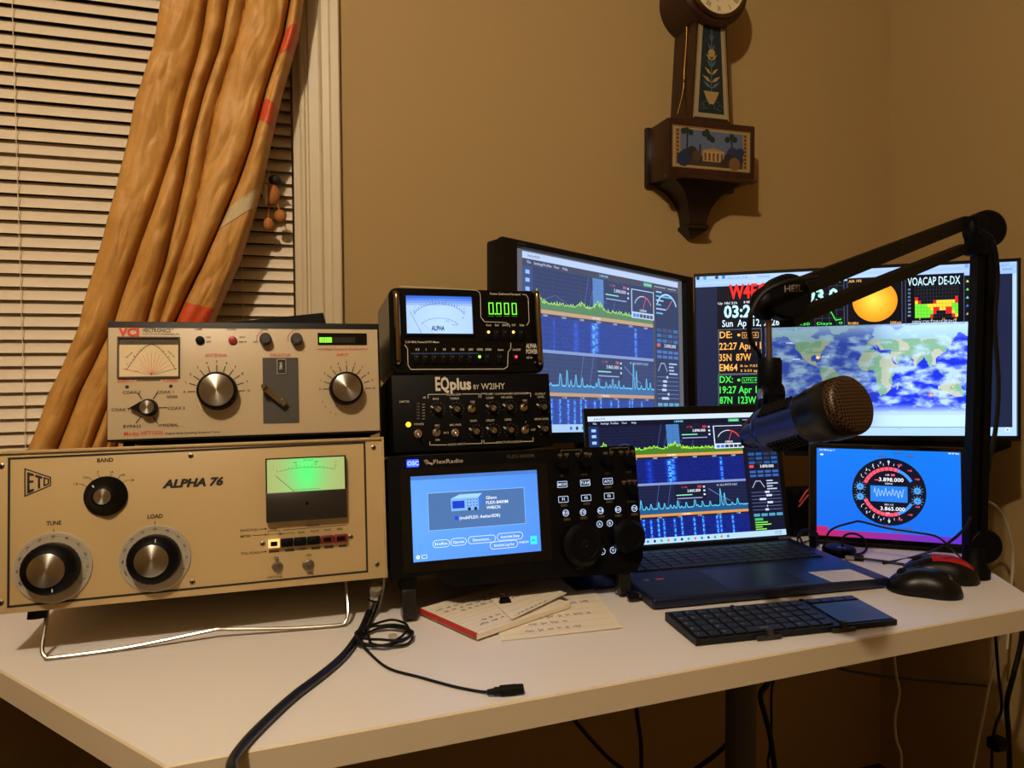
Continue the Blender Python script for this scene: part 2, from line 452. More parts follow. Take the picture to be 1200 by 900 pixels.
def fabric():
    m = bpy.data.materials.new('gold_taffeta'); m.use_nodes = True; nt = m.node_tree; b = nt.nodes['Principled BSDF']
    tc = nt.nodes.new('ShaderNodeTexCoord')
    n = nt.nodes.new('ShaderNodeTexNoise'); n.inputs['Scale'].default_value = 9; n.inputs['Detail'].default_value = 9; n.inputs['Roughness'].default_value = .65; n.inputs['Distortion'].default_value = 1.2
    nt.links.new(tc.outputs['Object'], n.inputs['Vector'])
    cr = nt.nodes.new('ShaderNodeValToRGB'); cr.color_ramp.elements[0].position = .32; cr.color_ramp.elements[1].position = .68
    cr.color_ramp.elements[0].color = (*lin((182, 130, 62)), 1); cr.color_ramp.elements[1].color = (*lin((210, 160, 88)), 1)
    nt.links.new(n.outputs['Fac'], cr.inputs['Fac']); nt.links.new(cr.outputs['Color'], b.inputs['Base Color'])
    b.inputs['Roughness'].default_value = .5; b.inputs['Specular IOR Level'].default_value = .3
    mp = nt.nodes.new('ShaderNodeMapping'); mp.inputs['Scale'].default_value = (1.3, 1.3, 1); mp.inputs['Rotation'].default_value = (0, rad(20), 0)
    n2 = nt.nodes.new('ShaderNodeTexNoise'); n2.inputs['Scale'].default_value = 26; n2.inputs['Detail'].default_value = 7; n2.inputs['Roughness'].default_value = .6; n2.inputs['Distortion'].default_value = .7
    nt.links.new(tc.outputs['Object'], mp.inputs['Vector']); nt.links.new(mp.outputs['Vector'], n2.inputs['Vector'])
    bp = nt.nodes.new('ShaderNodeBump'); bp.inputs['Strength'].default_value = .2; bp.inputs['Distance'].default_value = .006
    nt.links.new(n2.outputs['Fac'], bp.inputs['Height']); nt.links.new(bp.outputs['Normal'], b.inputs['Normal'])
    return m
TAF = fabric()
base = curtain_pt(.5, 1)
cur = bpy.data.objects.new('curtain', None); COL.objects.link(cur); cur.location = base
tag(cur, 'crinkled gold taffeta curtain swept down across the window blind', 'curtain')
NU, NV = 200, 220
m = MB(); m.grid([[curtain_pt(i/NU, j/NV)-base for i in range(NU+1)] for j in range(NV+1)])
m.grid([[curtain_pt(i/NU, j/NV)-base+Vector((0, .0015, 0)) for i in range(NU+1)] for j in range(NV+1)])
m.build('drape', TAF, cur, 80)
RED = mat('rust_silk', (205, 80, 36), .45, bump=.3, bscale=300); MET = mat('gold_sequin_fabric', (225, 205, 160), .35, .2, bump=1.0, bscale=900)
def patch(w_, y0, y1, mm, lbl, sk=0):
    q = MB(); nu, nv = 14, 10
    def pp(i, j):
        y = y0+(y1-y0)*j/nv+sk*i/nu; v = (y+120)/760; u0 = crease(CRS[4][0], v)+.012-w_
        return curtain_pt(u0+(1-u0)*i/nu, v, .0018)-base
    q.grid([[pp(i, j) for i in range(nu+1)] for j in range(nv+1)])
    o = q.build('sewn_band', mm, cur, 80); o['label'] = lbl
patch(0, 44, 74, RED, 'rust red silk band', -8)
patch(0, 122, 146, RED, 'rust red silk band', 10)
patch(0, 250, 274, MET, 'glittering gold band', -28)
patch(0, 356, 384, RED, 'rust red silk band', 8)

# little bird ornament hanging at the curtain's edge
b0 = at(318, 232, 1, WY-.035)
br = bpy.data.objects.new('bird_ornament', None); COL.objects.link(br); br.location = b0; br.scale = (1.7, 1.7, 1.7)
tag(br, 'tiny brown bird ornament with dangling acorns at the curtain edge', 'ornament')
BR = mat('bird_brown', (176, 110, 48), .7, var=.2, vscale=120); BRD = mat('bird_dark', (40, 28, 20), .7); BRW = mat('bird_cream', (220, 205, 170), .7)
MB().ball((0, 0, .004), .009, .008, .013).build('body', BR, br)
MB().ball((.004, -.002, .02), .007, .007, .006).lathe([(.0022, 0), (.0003, .007)], (.009, -.003, .019), (1, -.2, -.5), 8).build('head', BRD, br)
MB().ball((-.006, -.004, .003), .0035, .004, .012).build('wing', BRW, br)
for dx, dz in ((-.004, -.030), (.009, -.020)):
    a = MB(); a.ball((dx, -.001, dz), .0065, .006, .0075); a.tube([(dx, 0, dz+.006), (dx*.6, 0, -.004)], .0007, 6); a.build('acorn', BR, br)
MB().tube([(0, 0, .022), (-.008, .004, .045), (-.016, .008, .06)], .0006, 6).build('thread', CORD, br)

# ceiling lamp (behind and above the viewer)
lr = bpy.data.objects.new('ceiling_lamp', None); COL.objects.link(lr); lr.location = (LAMP.x, LAMP.y, H)
tag(lr, 'round brass ceiling lamp with a bare bulb above the viewer', 'lamp')
MB().lathe([(.09, 0), (.09, .012), (.03, .03), (.02, .06)], (0, 0, 0), (0, 0, -1), 32).build('ceiling_rose', mat('lamp_brass', (170, 130, 60), .3, 1), lr)
lb = bpy.data.objects.new('bulb', ll); COL.objects.link(lb); lb.parent = lr; lb.location = (0, 0, LAMP.z-H)

# ------------------------------------------------------------------ desk
DESKM = mat('white_desk_laminate', (224, 220, 218), .38, bump=.04, bscale=900)
EDGEM = mat('beige_edge_band', (206, 192, 164), .5)
ang = math.atan2(.057, 1.08)
FLc = desk(193, 898); FRc = desk(1228, 708)
A = FLc.xy; Bq = FRc.xy
lft = (desk(0, 786).xy - A).normalized(); A2 = A + lft*((1.42-A.y)/lft.y)
rgt = (desk(1163, 670).xy-desk(1200, 694).xy).normalized()
p_r = desk(1200, 694).xy; dirf = (Bq-A).normalized()
den = dirf.x*rgt.y-dirf.y*rgt.x; tt = ((p_r.x-A.x)*rgt.y-(p_r.y-A.y)*rgt.x)/den
Bc = A+dirf*tt; C2 = Bc+rgt*((1.42-Bc.y)/rgt.y)
poly = [(A.x, A.y), (Bc.x, Bc.y), (C2.x, C2.y), (A2.x, A2.y)]
dk = bpy.data.objects.new('desk', None); COL.objects.link(dk); dk.location = (.4, 1.1, 0)
tag(dk, 'white topped angular desk with beige edges on grey metal columns', 'desk')
def loc2(p): return (p[0]-.4, p[1]-1.1)
pl = [loc2(p) for p in poly]
def inset(pl, d):
    c = (sum(p[0] for p in pl)/4, sum(p[1] for p in pl)/4); out = []
    n = len(pl)
    for i in range(n):
        p0, p1, p2 = Vector(pl[i-1]), Vector(pl[i]), Vector(pl[(i+1) % n])
        d1, d2 = (p1-p0).normalized(), (p2-p1).normalized(); n1, n2 = Vector((-d1.y, d1.x)), Vector((-d2.y, d2.x))
        b = (n1+n2)/(1+n1.dot(n2)); out.append(tuple(p1+b*d))
    return out
m = MB(); n4 = 4; TK = .031
o_, i_ = pl, inset(pl, .0018)
vs = [(x, y, DZ) for x, y in i_]+[(x, y, DZ-.0018) for x, y in o_]+[(x, y, DZ-TK) for x, y in o_]
fs = [(0, 1, 2, 3)]; mi = [0]
for i in range(4): fs.append((i, i+4, (i+1) % 4+4, (i+1) % 4))
for i in range(4): fs.append((i+4, i+8, (i+1) % 4+8, (i+1) % 4+4))
fs.append((11, 10, 9, 8))
m.add(vs, fs); m.m = [0]+[1]*9
m.build('desktop', [DESKM, EDGEM], dk, 0)
GREY = mat('grey_leg_metal', (92, 88, 84), .45, .3)
lg = at(868, 850, 1, 1.06)
for x, y in ((lg.x, lg.y), (-.18, 1.15)):
    q = MB(); q.lathe([(.026, 0), (.026, DZ-TK-.02)], (x-.4, y-1.1, .02), (0, 0, 1), 24); q.build('leg', GREY, dk)
    MB().rbox(x-.4-.04, x-.4+.04, -.36+y-1.1, .28+y-1.1, 0, .025, .006).build('foot', GREY, dk)
    MB().rbox(x-.4-.05, x-.4+.05, -.2+y-1.1, .2+y-1.1, DZ-TK-.02, DZ-TK, .003).build('bracket', GREY, dk)
# dark wooden cabinet under the left end
WOODC = wood_mat('brown_cabinet_wood', (58, 30, 14), (104, 58, 28), .4, (2, 2, 9))
cb = bpy.data.objects.new('wooden_cabinet', None); COL.objects.link(cb); cb.location = (-.50, 1.10, 0)
tag(cb, 'reddish brown wooden cabinet under the left end of the desk', 'cabinet')
cb.rotation_euler.z = math.atan2(lft.y, lft.x)+math.pi/2
MB().rbox(-.02, .30, -.22, .24, .04, .66, .004).build('body', WOODC, cb)
MB().rbox(-.028, .305, -.226, .245, .66, .685, .004).build('top', WOODC, cb)
MB().rbox(-.034, -.02, -.20, .22, .06, .64, .003).build('door', WOODC, cb)
MB().box(-.005, .28, -.2, .22, 0, .04).build('plinth', WOODC, cb, 0)
# ------------------------------------------------------------------ linear amplifier (bottom left)
CREAM = mat('cream_panel_paint', (182, 158, 112), .45, bump=.05, bscale=600)
CREAM2 = mat('cream_cabinet_paint', (172, 148, 104), .5, bump=.1, bscale=500)
def knob(parent, name, fr, px, py, off, prof, cap_r, cap_mat=SPUN, body=BLK, n=40, ripple=None, base=0.0, pointer=None):
    """turned knob whose front face centre is seen at the pixel; returns the knob part"""
    x, z = fr.uv(px, py, off)
    k = MB(); k.lathe(prof, (0, 0, 0), (0, -1, 0), n, ripple=ripple); o = k.build(name, body, parent, 35, (x, -base, z))
    if cap_r:
        d = prof[-1][1]; c = MB(); c.lathe([(cap_r, 0), (cap_r, .0008), (cap_r*.97, .0011)], (0, 0, 0), (0, -1, 0), n)
        c.build('cap', cap_mat, o, 35, (0, -d, 0))
    return o
def screw(parent, fr, px, py, r=.0035):
    x, z = fr.uv(px, py); s = MB(); s.lathe([(r, 0), (r*.9, .0012), (r*.5, .0018)], (0, 0, 0), (0, -1, 0), 14)
    o = s.build('screw', STEEL, parent, 35, (x, -.0002, z))
    a = MB(); a.box(-r*.7, r*.7, -.0021, -.0016, -r*.13, r*.13); a.box(-r*.13, r*.13, -.0021, -.0016, -r*.7, r*.7)
    a.build('slot', BLKM, o, 0); return o

AY = .95
a1 = at(-6, 623, 1, AY); a2 = at(449.5, 595, 1, AY); at1 = at(447, 512, 1, AY); ab = at(451, 677, 1, AY)
AT = 8.0; a1b = at(-6, 717, 1, AY)
FA = Fr((a1b.x, AY, ab.z), 0, AT)
AW = FA.uv(450, 595)[0]; AH = FA.uv(447, 512)[1]
amp = FA.root('linear_amplifier', 'wide cream amplifier with three big knobs and green lit meter, on a wire stand', 'amplifier')
MB().rbox(.002, AW-.002, .006, .33, .002, AH-.001, .002).build('cabinet', CREAM2, amp)
MB().rbox(0, AW, -.0005, .008, 0, AH, .0012).build('front_panel', CREAM, amp)
q = MB(); q.rbox(AW-.001, AW+.002, -.003, .33, .0, AH, .0008); q.build('side_rail', CREAM2, amp)
q = MB(); q.rbox(0, AW, -.0035, .0, AH-.004, AH, .0012); q.build('top_rail', CREAM2, amp)
K0 = (20, 16, 12)
pr = Print(FA)
pr.pline([(11, 537.5), (427, 518.6), (430.3, 669.5), (10, 711), (11, 537.5)], 2.6, K0)
# maker's emblem
pr.pline([(29.5, 549.5), (59.4, 559.4), (59.4, 568.8), (29.5, 581.5), (29.5, 549.5)], 1.3, K0)
pr.ppoly([(32, 553), (40, 555.5), (40, 558), (35, 557.5), (35, 563), (39.5, 563), (39.5, 565.5), (35, 566), (35, 574), (40, 572.5), (40, 575.5), (32, 579)], K0)
pr.ppoly([(41.5, 556), (50, 558.6), (50, 561), (47.3, 560.8), (47.3, 572), (44.6, 573), (44.6, 560), (41.5, 559.2)], K0)
pr.pline([(52, 560), (57, 561.5), (57, 567), (52, 569), (52, 560)], 1.5, K0)
pr.ptext('BAND', 114, 539.5, 133, 538.8, 4.4, K0, bold=.025)
kb = FA.uv(123, 582.5); sc = FA.scale(123, 582)
for tx, ty, (lx, ly), t in ((103, 571, (89, 567), '1.8'), (109, 564, (100, 559.5), '3.5'), (118, 560.5, (115, 553.5), '7'), (128, 559.5, (131, 553), '14'), (138, 562, (145, 556.5), '21'), (143, 566, (155, 562.5), '28')):
    pr.pctext(t, lx, ly, 2.6, K0); pr.pline([(tx, ty), (tx+(lx-tx)*.45, ly+.4), (tx+(lx-tx)*.72, ly+.2)] if t not in '714' else [(tx, ty), (lx, ly+2.5)], .55, K0)
pr.ptext('ALPHA 76', 190, 567.3, 262, 563.8, 8.8, K0, bold=.05, shear=.25)
pr.ptext('TUNE', 54.5, 613.4, 72, 612.4, 4.6, K0, bold=.025); pr.pline([(63.2, 620), (63.3, 627)], .8, K0)
pr.ptext('LOAD', 173, 605.6, 191, 604.4, 4.6, K0, bold=.025); pr.pline([(181.7, 611), (181.8, 618)], .8, K0)
pr.ptext('FUNCTION', 282, 622, 302, 620.4, 2.7, K0); pr.pline([(304, 620.3), (312, 619.6)], .7, K0); pr.ppoly([(310.5, 618.4), (313, 619.6), (310.7, 621)], K0)
pr.ptext('METER', 282, 628.8, 294, 627.8, 2.7, K0); pr.pline([(296, 627.6), (312, 626.5)], .7, K0); pr.ppoly([(310.5, 625.3), (313, 626.4), (310.7, 627.8)], K0)
pr.ptext('FULL SCALE', 283, 648.8, 304, 647, 2.7, K0); pr.pline([(305, 646.9), (312, 646.2)], .7, K0); pr.ppoly([(310.5, 645), (313, 646.1), (310.7, 647.5)], K0)
pr.pctext('STBY', 321, 620, 2.4, K0); pr.pctext('OPERATE', 366, 616, 2.4, K0); pr.pline([(332, 621.3), (406, 615)], .6, K0)
pr.pline([(314, 625.5), (314, 622.5), (328, 621.6), (328, 624.5)], .5, K0); pr.pline([(314, 628.4), (314, 626.4), (344, 624.2), (344, 626)], .5, K0)
for t, x, y in (('HV', 329, 626), ('GRID', 353, 623.8), ('PLATE', 369, 622.3), ('FWD', 384, 621), ('REFL', 398.5, 619.8)): pr.pctext(t, x, y, 2.4, K0)
for x0, x1, y in ((315, 327, 645.8), (334, 345, 644.6), (365, 375, 642.2), (380, 391, 641), (397, 406, 639.6)): pr.prect(x0, y-1, x1, y+1.2, (90, 78, 58))
pr.pctext('150MA', 355, 643, 2.4, K0)
pr.pctext('SSB', 324, 653.5, 2.6, K0); pr.pctext('CW/TUNE', 322, 676, 2.6, K0); pr.pctext('ON', 361.8, 650.4, 2.6, K0); pr.pctext('OFF', 363, 672, 2.6, K0)
pr.build('lettering', INK, amp, .0007)
for p in ((223.7, 534), (225.7, 682), (437.6, 524.4), (441.8, 661.4), (2, 546), (1, 706)): screw(amp, FA, *p)
s1 = FA.scale(62, 665)
# band knob
knob(amp, 'band_knob', FA, 119.8, 582, .020, [(24*s1, 0), (24*s1, .004), (21*s1, .007), (13.5*s1, .015), (12*s1, .020), (10.5*s1, .0205)], 9.4*s1)
bk = MB(); xk, zk = FA.uv(119.8, 582, .02)
q = MB(); q.add([(xk-13*s1-.002, -.0150, zk+11*s1), (xk-12*s1, -.0150, zk+12*s1), (xk-7.5*s1, -.0185, zk+8*s1), (xk-8.5*s1, -.0185, zk+7*s1)], [(0, 1, 2, 3)])
WHT = mat('white_paint', (225, 220, 210), .5)
# tune and load dials
DIALM = mat('dial_aluminium', (186, 180, 164), .4, .5)
for nm, (rx, ry, rr), (cx_, cy_, cr_), br_, a0 in (('tune_knob', (62, 665.3, 41.4), (55.7, 666, 19.3), 30, 20), ('load_knob', (181.8, 654.4, 39), (179.7, 655.8, 18.2), 28.6, 0)):
    s2 = FA.scale(rx, ry); x, z = FA.uv(rx, ry, .003)
    o = MB().lathe([(rr*s2, 0), (rr*s2, .0025), (rr*s2*.985, .003)], (0, 0, 0), (0, -1, 0), 64).build('dial_ring', DIALM, amp, 35, (x, 0, z))
    d = Print(); R1 = rr*s2
    for i in range(51):
        a = rad(215-a0*.0-250*i/50); l = .86 if i % 5 else .82
        d.line([(R1*.9*math.cos(a), R1*.9*math.sin(a)), (R1*l*math.cos(a), R1*l*math.sin(a))], .0003, K0)
    for i in range(11):
        a = rad(205-230*i/10); d.text(str(100-10*i), R1*.885*math.cos(a), R1*.885*math.sin(a), .0026, K0, rot=a-math.pi/2)
    d.build('dial_print', INK, o, .0031)
    ln = .026
    xb, zb_ = FA.uv(rx, ry, .003)
    ko = MB().lathe([(br_*s2*.98, 0), (br_*s2, .003), (br_*s2*.98, .016), (br_*s2*.90, .0215), (cr_*s2*1.12, ln-.001), (cr_*s2*1.02, ln)], (0, 0, 0), (0, -1, 0), 60, ripple=((0, 1, 2), .012)).build(nm, BLK, amp, 35, (xb, -.003, zb_))
    MB().lathe([(cr_*s2, 0), (cr_*s2, .0008), (cr_*s2*.97, .0011)], (0, 0, 0), (0, -1, 0), 48).build('cap', SPUN, ko, 35, (0, -ln, 0))
    aa = rad(-75 if a0 else 80)
    q = MB(); r0, r1 = br_*s2*.76, br_*s2*.9
    q.box(-.0004, .0004, -.0258, -.0235, 0, .004); 
    MB().box(-.0005, .0005, -.001, .001, -.002, .002).build('index_mark', WHT, ko, 0, (br_*s2*.80*math.cos(aa), -.0238, br_*s2*.80*math.sin(aa)))
# pointer mark on the band knob
MB().box(-.0007, .0007, -.001, .001, -.003, .003).build('index_mark', WHT, [c for c in amp.children if c.name.startswith('band_knob')][0], 0, (-15*s1*.7, -.0118, 15*s1*.75))
[c for c in [c for c in amp.children if c.name.startswith('band_knob')][0].children if c.name.startswith('index')][0].rotation_euler.y = rad(-43)
# panel meter
mx0, mz1 = FA.uv(311, 537.5, .010); mx1, _ = FA.uv(405, 533, .010); _, mz0 = FA.uv(360, 609.5, .010); _, mzs = FA.uv(360, 575.3, .010)
me_ = MB(); me_.rbox(mx0, mx1, -.006, 0, mz0, mz1, .001); 
mo = me_.build('panel_meter', BLK, amp)
q = MB(); q.rbox(mx0, mx1, -.011, -.006, mz0, mzs, .001); lower = q.build('meter_cover', mat('meter_brown_plastic', (38, 33, 30), .35), mo)
MB().lathe([(.0022, 0), (.0015, .0012)], ((mx0+mx1)/2, -.011, (mz0+mzs)/2+.003), (0, -1, 0), 14).build('zero_screw', BLKM, lower)
q = MB(); fw = .0016
q.box(mx0, mx0+fw, -.011, -.006, mzs, mz1); q.box(mx1-fw, mx1, -.011, -.006, mzs, mz1); q.box(mx0, mx1, -.011, -.006, mz1-fw, mz1)
q.build('meter_rim', BLK, mo, 0)
d = Print(); gx0, gx1, gz0, gz1 = mx0+fw, mx1-fw, mzs, mz1-fw; gw = gx1-gx0; gh = gz1-gz0
def glow(i, j):
    u = (i+.5)/48-.5; v = (j+.5)/24-.42
    g = math.exp(-(u/.22)**2-(v/.75)**2)
    return (172*(1-g)+85*g-24*abs(u), 188*(1-g)+240*g-30*abs(u), 122*(1-g)+120*g-34*abs(u))
d.cells(gx0, gz0, gx1, gz1, 48, 24, glow)
cxm, czm = gx0+gw*.5, gz0-gh*1.25
pts = [(gx0+gw*(.13+.74*i/30), gz0+gh*(.62+.10*(1-((i-15)/15)**2))) for i in range(31)]
d.line(pts, .00035, (40, 60, 30))
for i, (x, z) in enumerate(pts):
    if i % 2 == 0: d.line([(x, z), (x+(x-cxm)*.02, z+(.0030 if i % 6 == 0 else .0018))], .0003, (40, 60, 30))
for t, u, v, hgt in (('0', .08, .80, .0016), ('0', .08, .70, .0016), ('KILO VOLTS', .53, .94, .0015), ('500', .36, .88, .0018), ('1.0', .37, .80, .0018), ('1000', .63, .88, .0018), ('2.0', .62, .80, .0018), ('1.5', .88, .84, .0018), ('3.0', .88, .74, .0018), ('GRID MA  PLATE AMPS  FORWARD-REFLECTED', .5, .05, .0011)):
    d.text(t, gx0+gw*u, gz0+gh*v, hgt, (46, 66, 36))
d.build('meter_face', SCR, mo, .0063, 'green lit meter scale')
ndx0, ndz0 = gx0+gw*.10, gz0+gh*.52; ndx1, ndz1 = gx0+gw*.34, gz0
MB().tube([(ndx0, -.0075, ndz0), (ndx1, -.0075, ndz1)], .0003, 6).build('needle', BLKM, mo)
gl = bpy.data.materials.new('clear_glass'); gl.use_nodes = True; _nt = gl.node_tree; _nt.nodes.remove(_nt.nodes['Principled BSDF'])
_t = _nt.nodes.new('ShaderNodeBsdfTransparent'); _g = _nt.nodes.new('ShaderNodeBsdfGlossy'); _g.inputs['Roughness'].default_value = .05
_m = _nt.nodes.new('ShaderNodeMixShader'); _m.inputs[0].default_value = .045
_nt.links.new(_t.outputs[0], _m.inputs[1]); _nt.links.new(_g.outputs[0], _m.inputs[2]); _nt.links.new(_m.outputs[0], _nt.nodes['Material Output'].inputs['Surface'])
MB().box(gx0, gx1, -.0106, -.0102, gz0, gz1).build('meter_glass', gl, mo, 0)
# push buttons
WHB = mat('lit_button_white', (230, 215, 170), .4, emit=(255, 210, 120), es=.6); REDB = mat('maroon_button', (110, 24, 26), .35)
edges = [313.6, 328.5, 344, 359.5, 375.5, 391.3, 407.8]
def rowy(x): return 638 - (x-313.6)*.082
for i in range(6):
    xa, za = FA.uv(edges[i]+.5, rowy(edges[i])-4.3, .008); xb, zb_ = FA.uv(edges[i+1]-.4, rowy(edges[i+1])+4.6, .008)
    zc = FA.uv((edges[i]+edges[i+1])/2, rowy((edges[i]+edges[i+1])/2), .008)[1]; hb = .0052
    mm = BLK if 0 < i < 4 else (WHB if i == 0 else REDB)
    bo = MB().rbox(xa, xb, -.008, 0, zc-hb, zc+hb, .0008).build('push_button', mm, amp)
    MB().rbox(xa+.003, xb-.003, -.0088, -.0078, zc-hb*.55, zc+hb*.55, .0004).build('button_inset', BLK, bo)
screw(amp, FA, 308, 637.2); screw(amp, FA, 411, 629)
for px, py, up in ((325, 664.5, 1), (361.3, 662.6, 0)):
    x, z = FA.uv(px, py, .004); t_ = MB(); t_.lathe([(.0075, 0), (.0075, .0015), (.0055, .002), (.0055, .006)], (0, 0, 0), (0, -1, 0), 6 if up else 24)
    o = t_.build('toggle_switch', STEEL, amp, 35, (x, 0, z))
    MB().tube([(0, -.005, 0), (0, -.013, .008 if up else .003), (0, -.016, .0105 if up else .0038)], [.0016, .002, .0024], 10).build('lever', CHROME, o)
# feet and wire stand
fx, fz = FA.uv(37, 718)
for x, y in ((fx, .02), (AW-.05, .30), (fx, .30)):
    MB().lathe([(.009, 0), (.0105, .013 if y < .1 else .018)], (x, y, .002), (0, 0, -1), 18).build('rubber_foot', RUB, amp)
# the bail: hinges under the front, rests on the desk
dzl = (DZ-ab.z)/math.cos(rad(AT))
bxl = FA.uv(47, 718)[0]; bxr = FA.uv(407, 682)[0]
zt = .0; zbm = dzl+.0046
wp = [(bxl, .03, .004), (bxl-.001, .024, -.02), (bxl-.0015, .014, zbm+.012), (bxl+.003, .010, zbm+.002), (bxl+.013, .009, zbm)]
mid = [(bxl+.25*(bxr-bxl), .012, zbm+.001), (bxl+.5*(bxr-bxl), .0145, zbm+.009), (bxl+.54*(bxr-bxl), .0145, zbm+.0105), (bxl+.60*(bxr-bxl), .0145, zbm+.0085), (bxl+.8*(bxr-bxl), .012, zbm+.002)]
we = [(bxr-.013, .009, zbm), (bxr-.003, .010, zbm+.003), (bxr+.001, .014, zbm+.014), (bxr+.001, .024, -.02), (bxr, .03, .004)]
MB().tube(spline(wp+mid+we, 6), .0024, 10).build('wire_stand', CHROME, amp)

# ------------------------------------------------------------------ antenna tuner
atp = FA.pt(0, 0, AH); tb = at(300, 512, 1, atp.y+.001)
FT = Fr((at(125.5, 516, 1, atp.y+.001).x, tb.y, tb.z), 0, AT)
TH = FT.uv(300, 378.5)[1]; TW = FT.uv(445.5, 442)[0]
tun = FT.root('antenna_tuner', 'beige antenna tuner with crossed needle meter and crank, on top of the amplifier', 'tuner')
gap = max(.002, (tb.z-atp.z)/math.cos(rad(AT)))
MB().rbox(0, TW, -.004, .26, 0, TH, .002).build('case', mat('tuner_case_black', (12, 11, 10), .5, spec=.3), tun)
tx0, tz1 = FT.uv(126.8, 384, .0046); tx1, _ = FT.uv(443.6, 440, .0046); _, tz0 = FT.uv(300, 509.5, .0046)
MB().rbox(tx0, tx1, -.0046, -.002, tz0, tz1, .0004).build('front_panel', mat('beige_tuner_panel', (186, 168, 136), .4, bump=.04, bscale=700), tun)
FT2 = Fr(FT.pt(0, -.0046, 0), 0, AT)
RD = (206, 58, 44); K1 = (28, 24, 22)
pr = Print(FT2); s3 = FT2.scale(250, 450)
pr.ptext('VCI', 138.5, 389.3, 163, 389.3, 9.4, RD, bold=.05)
pr.ptext('VECTRONICS', 167, 387.2, 200, 387.0, 4.4, K1, bold=.012); pr.ptext('TM', 200.6, 385.8, 203.4, 385.8, 1.5, K1); pr.ptext('A DIV. OF VALOR ENTERPRISES, INC.', 167, 391.6, 211, 391.4, 1.7, K1)
pr.ptext('DIRECT', 138, 446.3, 158, 446, 4, RD); pr.pline([(160.5, 446), (187.5, 445.6)], 1.1, K1); pr.ptext('TUNED', 190, 445.7, 208.6, 445.5, 4, RD)
for p in ((149, 453.5), (200.3, 452.7)):
    a = FT2.uv(*p); pr.disc(a[0], a[1], 2*s3, K1)
for t, x0, x1, y in (('COAX 2', 144, 165, 460), ('COAX 1', 183.7, 203.5, 459.6), ('COAX 1', 130.8, 151, 480.2), ('COAX 2', 197, 216.8, 478.6), ('BYPASS', 144.6, 165.4, 499.8), ('WIRE/BAL', 185, 209.6, 498.4)): pr.ptext(t, x0, y, x1, y-.3, 3.4, K1)
pr.prect(195.5, 463.5, 208, 466.5, (120, 108, 88))
sx, sz = FT2.uv(173, 478.2)
for a in (0, 60, 120, 180, 235, 300): pr.line([(sx+12*s3*math.cos(rad(a)), sz+12*s3*math.sin(rad(a))), (sx+20*s3*math.cos(rad(a)), sz+20*s3*math.sin(rad(a)))], 1.1*s3, K1)
pr.ptext('Model HFT1500', 145.5, 508.2, 191, 507.2, 4.4, RD); pr.ptext('Digital Peak Reading Antenna Tuner', 194, 507.6, 258.6, 506.2, 2.2, K1)
pr.ptext('ANTENNA', 240.6, 416.6, 266, 416.4, 3.8, RD); pr.ptext('INDUCTOR', 316.5, 416.2, 341, 416, 3.2, RD); pr.ptext('INPUT', 395, 416, 409, 415.9, 3.2, RD)
pr.ptext('LAMP', 228.5, 386, 237, 386, 2.2, K1); pr.ptext('RANGE', 266.5, 386, 277, 386, 2.2, K1); pr.ptext('LEVEL', 305, 386, 314.5, 386, 2.2, K1); pr.ptext('DELAY', 342.5, 386, 352, 386, 2.2, K1)
pr.pctext('ON', 244.3, 395.3, 2.1, K1); pr.pctext('OFF', 244.6, 400.7, 2.1, K1); pr.pctext('3KW', 284, 395.3, 2.1, K1); pr.pctext('300 W', 284.6, 400.7, 2.1, K1); pr.pctext('OFF', 299.5, 401, 2.1, K1)
pr.ptext('Peak Forward Power', 381, 409.2, 421, 409, 2.8, RD); pr.pline([(372, 409.3), (380, 409.2)], .6, RD); pr.pline([(422, 409), (430, 409)], .8, RD)
for x, y in ((310.5, 397.3), (347, 397.3)):
    a = FT2.uv(x, y); pr.arc(a[0], a[1], 9.5*s3, 110, 200, .6*s3, RD)
for (x, y), rk in (((254.2, 458.5), 21.5), ((406.8, 455.5), 20)):
    a = FT2.uv(x, y)
    for i in range(11):
        t = rad(180-18*i)
        pr.line([(a[0]+rk*1.1*s3*math.cos(t), a[1]+rk*1.1*s3*math.sin(t)), (a[0]+rk*1.42*s3*math.cos(t), a[1]+rk*1.42*s3*math.sin(t))], .95*s3, K1)
        pr.text(str(i), a[0]+rk*1.62*s3*math.cos(t), a[1]+rk*1.62*s3*math.sin(t), 2.7*s3, K1)
a = FT2.uv(245.7, 435.6); pr.poly([(a[0]-.0012, a[1]-.001), (a[0]+.0012, a[1]-.0014), (a[0]-.0002, a[1]+.0018)], RD)
a = FT2.uv(418, 437.5); pr.poly([(a[0]-.0012, a[1]-.0012), (a[0]+.0012, a[1]-.001), (a[0]+.0002, a[1]+.0018)], RD)
for x, y, r_ in ((378, 471, 60), (381.5, 477, 40), (387, 483, 60), (393.5, 485.5, 70)): 
    a = FT2.uv(x, y); pr.rect(a[0]-.0003, a[1]-.0012, a[0]+.0005, a[1]+.0012, (110, 98, 80))
pr.build('lettering', INK, tun, .0049)['kind'] = 'stuff'
